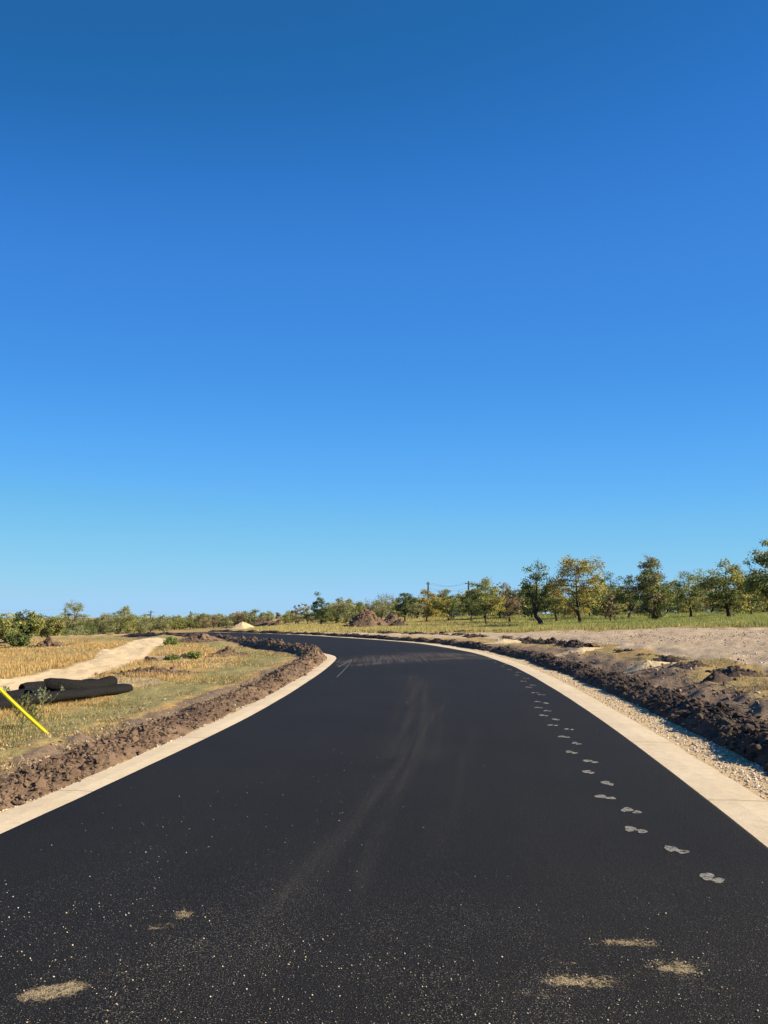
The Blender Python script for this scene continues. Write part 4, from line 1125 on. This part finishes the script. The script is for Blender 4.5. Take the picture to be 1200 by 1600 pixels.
# ------------------------------------------------------------------ black tubes, yellow pole
def soft_tube(name, path, r0, label, seed, flat_=1.0, sag=0.0, corr=0):
    g = np.random.default_rng(seed)
    P = spline([p[:2] for p in path], .05)
    zs = np.interp(np.linspace(0, 1, len(P)), np.linspace(0, 1, len(path)), [p[2] for p in path])
    k = 9; zs = np.convolve(np.pad(zs, k // 2, mode='edge'), np.ones(k) / k, 'valid')
    n = 26; a = np.linspace(0, 2 * np.pi, n, endpoint=False)
    Nn = normals(P); s = np.arange(len(P)) * .05
    endt = np.minimum(s, s[-1] - s); rad = r0 * (1 - .18 * smooth(.10, 0, endt))
    w = fbm(s[:, None] * 3 + 0 * a, np.cos(a)[None] * 1.4 + 0 * s[:, None], np.sin(a)[None] * 1.4 + 0 * s[:, None], seed, 4) - .5
    rr_ = rad[:, None] * (1 + .36 * w + .035 * np.sin(s * 2 * np.pi / .1)[:, None])
    wf = 1.0 / max(flat_, .2) ** .5
    X = P[:, None, 0] + Nn[:, None, 0] * rr_ * np.cos(a) * wf; Y = P[:, None, 1] + Nn[:, None, 1] * rr_ * np.cos(a) * wf
    Zz = zs[:, None] + rr_ * np.sin(a) * flat_ * (1 - .15 * (np.sin(a) < -.5))
    V = np.stack([X, Y, Zz], 2).reshape(-1, 3); m = len(P)
    i = np.arange(m - 1)[:, None] * n; j = np.arange(n)[None]
    F = np.stack([i + j, i + (j + 1) % n, i + n + (j + 1) % n, i + n + j], 2).reshape(-1, 4)
    # rolled ends: rim turned inward to a recessed core
    base = len(V); ends = []; FT = []
    for e, d in ((0, 1), (m - 1, -1)):
        c = V[e * n:(e + 1) * n].mean(0); ax = np.array([*(P[min(e + 4 * d, m - 1) if d > 0 else e + 4 * d] - P[e]), 0]); ax /= np.linalg.norm(ax)
        r1 = c + (V[e * n:(e + 1) * n] - c) * .72; r2 = r1 + ax * .07
        st = base + sum(len(x) for x in ends); ends.append(np.vstack([r1, r2, c + ax * .06]))
        jj = np.arange(n)
        FT.append((np.stack([e * n + jj, e * n + (jj + 1) % n, st + (jj + 1) % n, st + jj], 1), np.stack([st + jj, st + (jj + 1) % n, st + n + (jj + 1) % n, st + n + jj], 1), np.stack([st + n + jj, st + n + (jj + 1) % n, np.full(n, st + 2 * n)], 1)))
    V = np.vstack([V] + ends)
    mb = MB(); mb.add(V, np.vstack([F] + [q for f in FT for q in f[:2]]), np.vstack([f[2] for f in FT]))
    return tag(link(name, mb.mesh(name, M_BLACK, True)), label, 'tube', 'black tubes lying in the field')
def gp(px, py, lift): x, y, z = ground_at(px, py); return (x, y, z + lift)
soft_tube('fabric_tube', [gp(-60, 1124, .13), gp(0, 1114, .14), gp(60, 1105, .15), gp(120, 1097, .14), gp(165, 1090, .13), gp(196, 1085, .10)], .155, 'long wrinkled black tube lying lowest in the dry grass', 41, .75)
soft_tube('fabric_tube', [gp(-40, 1108, .12), gp(20, 1101, .16), gp(80, 1093, .16), gp(140, 1089, .13), gp(203, 1083, .09)], .135, 'black tube lying just behind the lowest one, longest of the pile', 43, .8)
soft_tube('fabric_tube', [gp(66, 1100, .36), gp(98, 1098, .31), gp(126, 1095, .25), gp(152, 1091, .24), gp(176, 1088, .30)], .14, 'thick bent black tube raised on top of the pile', 47, .95)
soft_tube('fabric_tube', [gp(33, 1092, .20), gp(50, 1090, .21), gp(66, 1088, .20), gp(100, 1086, .16)], .12, 'short black tube end showing left behind the raised tube', 49, .95)
soft_tube('fabric_tube', [gp(128, 1084, .22), gp(140, 1083, .27), gp(152, 1083, .20)], .10, 'small crumpled black tube piece behind the bend of the raised tube', 51, .8)

# yellow guard pole leaning out of the ground
fx, fy, fz = ground_at(75, 1148)
ux, uy, uz = at_depth(-60, 1013, fy + .15)
mb = MB()
p0 = np.array([fx, fy, fz - .0]); p1 = np.array([ux, uy, uz])
p0 = p0 + (p0 - p1) / np.linalg.norm(p1 - p0) * .03
tt = np.linspace(0, 1, 24)[:, None]
path = p0 + (p1 - p0) * tt + np.array([0, 0, -.035]) * np.sin(tt * np.pi)
ax = (p1 - p0) / np.linalg.norm(p1 - p0); sd = np.array([0, 1, 0]) - ax * ax[1]; sd /= np.linalg.norm(sd); up = np.cross(ax, sd)
prof = [(math.cos(a) * .025, math.sin(a) * .025) for a in np.linspace(math.radians(-60), math.radians(240), 18)] + [(math.cos(a) * .020, math.sin(a) * .020) for a in np.linspace(math.radians(240), math.radians(-60), 18)]
V = np.concatenate([path[:, None] + np.array([[u_ * sd + v_ * up for u_, v_ in prof]])], 1)
n_ = len(prof); i = np.arange(23)[:, None] * n_; j = np.arange(n_)[None]
F = np.stack([i + j, i + (j + 1) % n_, i + n_ + (j + 1) % n_, i + n_ + j], 2).reshape(-1, 4)
gd = link('marker_pole', None, None, (fx, fy, fz))
mb.add(V.reshape(-1, 3) - [fx, fy, fz], F)
link('guard_sleeve', mb.mesh('guard_sleeve', M_YELLOW, True), gd)
wb = MB(); wb.tube(path - [fx, fy, fz], .008, 6); link('wire', wb.mesh('wire', M_STEEL), gd)
tag(gd, 'bright yellow slotted pole leaning out of the dry grass', 'marker pole')

# ------------------------------------------------------------------ utility poles and wires
def utility_pole(px, py_top, d, label, arm=1.6, group='utility poles along the far side'):
    x, y, zt = at_depth(px, py_top, d); z = float(H(np.array([x]), np.array([y]))[0]); h = zt - z
    e = link('utility_pole', None, None, (x, y, z))
    mb = MB(); mb.tube(np.array([[0, 0, -.5], [0, 0, h * .5], [0, 0, h]]), [.24, .22, .19], 10); link('shaft', mb.mesh('shaft', M_POLE, True), e)
    if arm:
        ab = MB(); az = h - .55
        hw = arm / 2
        V = np.array([[sx * hw, sy * .06 + .16, az + sz * .07] for sx in (-1, 1) for sy in (-1, 1) for sz in (-1, 1)])
        ab.add(V, np.array([[0, 1, 3, 2], [4, 6, 7, 5], [0, 4, 5, 1], [2, 3, 7, 6], [0, 2, 6, 4], [1, 5, 7, 3]]))
        c = link('crossarm', ab.mesh('crossarm', M_POLE), e)
        for k in (-1, 0, 1):
            ib = MB(); ib.tube(np.array([[k * hw * .88, .16, az + .07], [k * hw * .88, .16, az + .18], [k * hw * .88, .16, az + .26]]), [.04, .07, .03], 8); link('insulator', ib.mesh('insulator', M_STEEL, True), c)
    tb = MB(); tb.tube(np.array([[.3, 0, h - 2.2], [.3, 0, h - 1.5], [.3, 0, h - 1.35]]), [.2, .2, .1], 10)
    tag(e, label, 'utility pole', group)
    return np.array([x, y, z + h - .3])
tops = [utility_pole(-90, 944, 205, 'utility pole outside the frame edge carrying the wires', 1.6),
        utility_pole(102, 950, 235, 'utility pole standing beside the airy round-topped oak'),
        utility_pole(236, 954, 275, 'utility pole at the far end of the pale dirt track, with a wide crossarm', 2.2),
        utility_pole(298, 955, 300, 'utility pole above the low scrub left of the pale sand pile, tallest there', 1.2),
        utility_pole(347, 963, 340, 'thin distant pole above the end of the road', 1.0),
        utility_pole(363, 961, 350, 'thin distant pole just left of the pale sand pile', 1.6),
        utility_pole(408, 958, 330, 'thin distant pole right of the pale sand pile', 0)]
far2 = [utility_pole(669, 909, 190, 'plain pole top rising above the russet oak', .9, 'utility poles behind the oaks'), utility_pole(732, 908, 180, 'pole top with a crossarm left of the rounded olive oak', 1.7, 'utility poles behind the oaks')]
def wires(pts, label, offs=((-.7, 0), (.7, 0), (0, -1.2))):
    mb = MB()
    for a, b in zip(pts[:-1], pts[1:]):
        for ox, oz in offs:
            tt = np.linspace(0, 1, 14)[:, None]
            p = a + (b - a) * tt; p[:, 2] += oz - .9 * np.sin(tt[:, 0] * np.pi); p[:, 0] += ox; 
            mb.tube(p, .016, 4)
    tag(link('power_line', mb.mesh('power_line', M_STEEL)), label, 'power line')
wires(tops[:4], 'thin wires strung between the poles beyond the dirt track')
wires(far2, 'thin wires strung between the two pole tops over the russet oak')
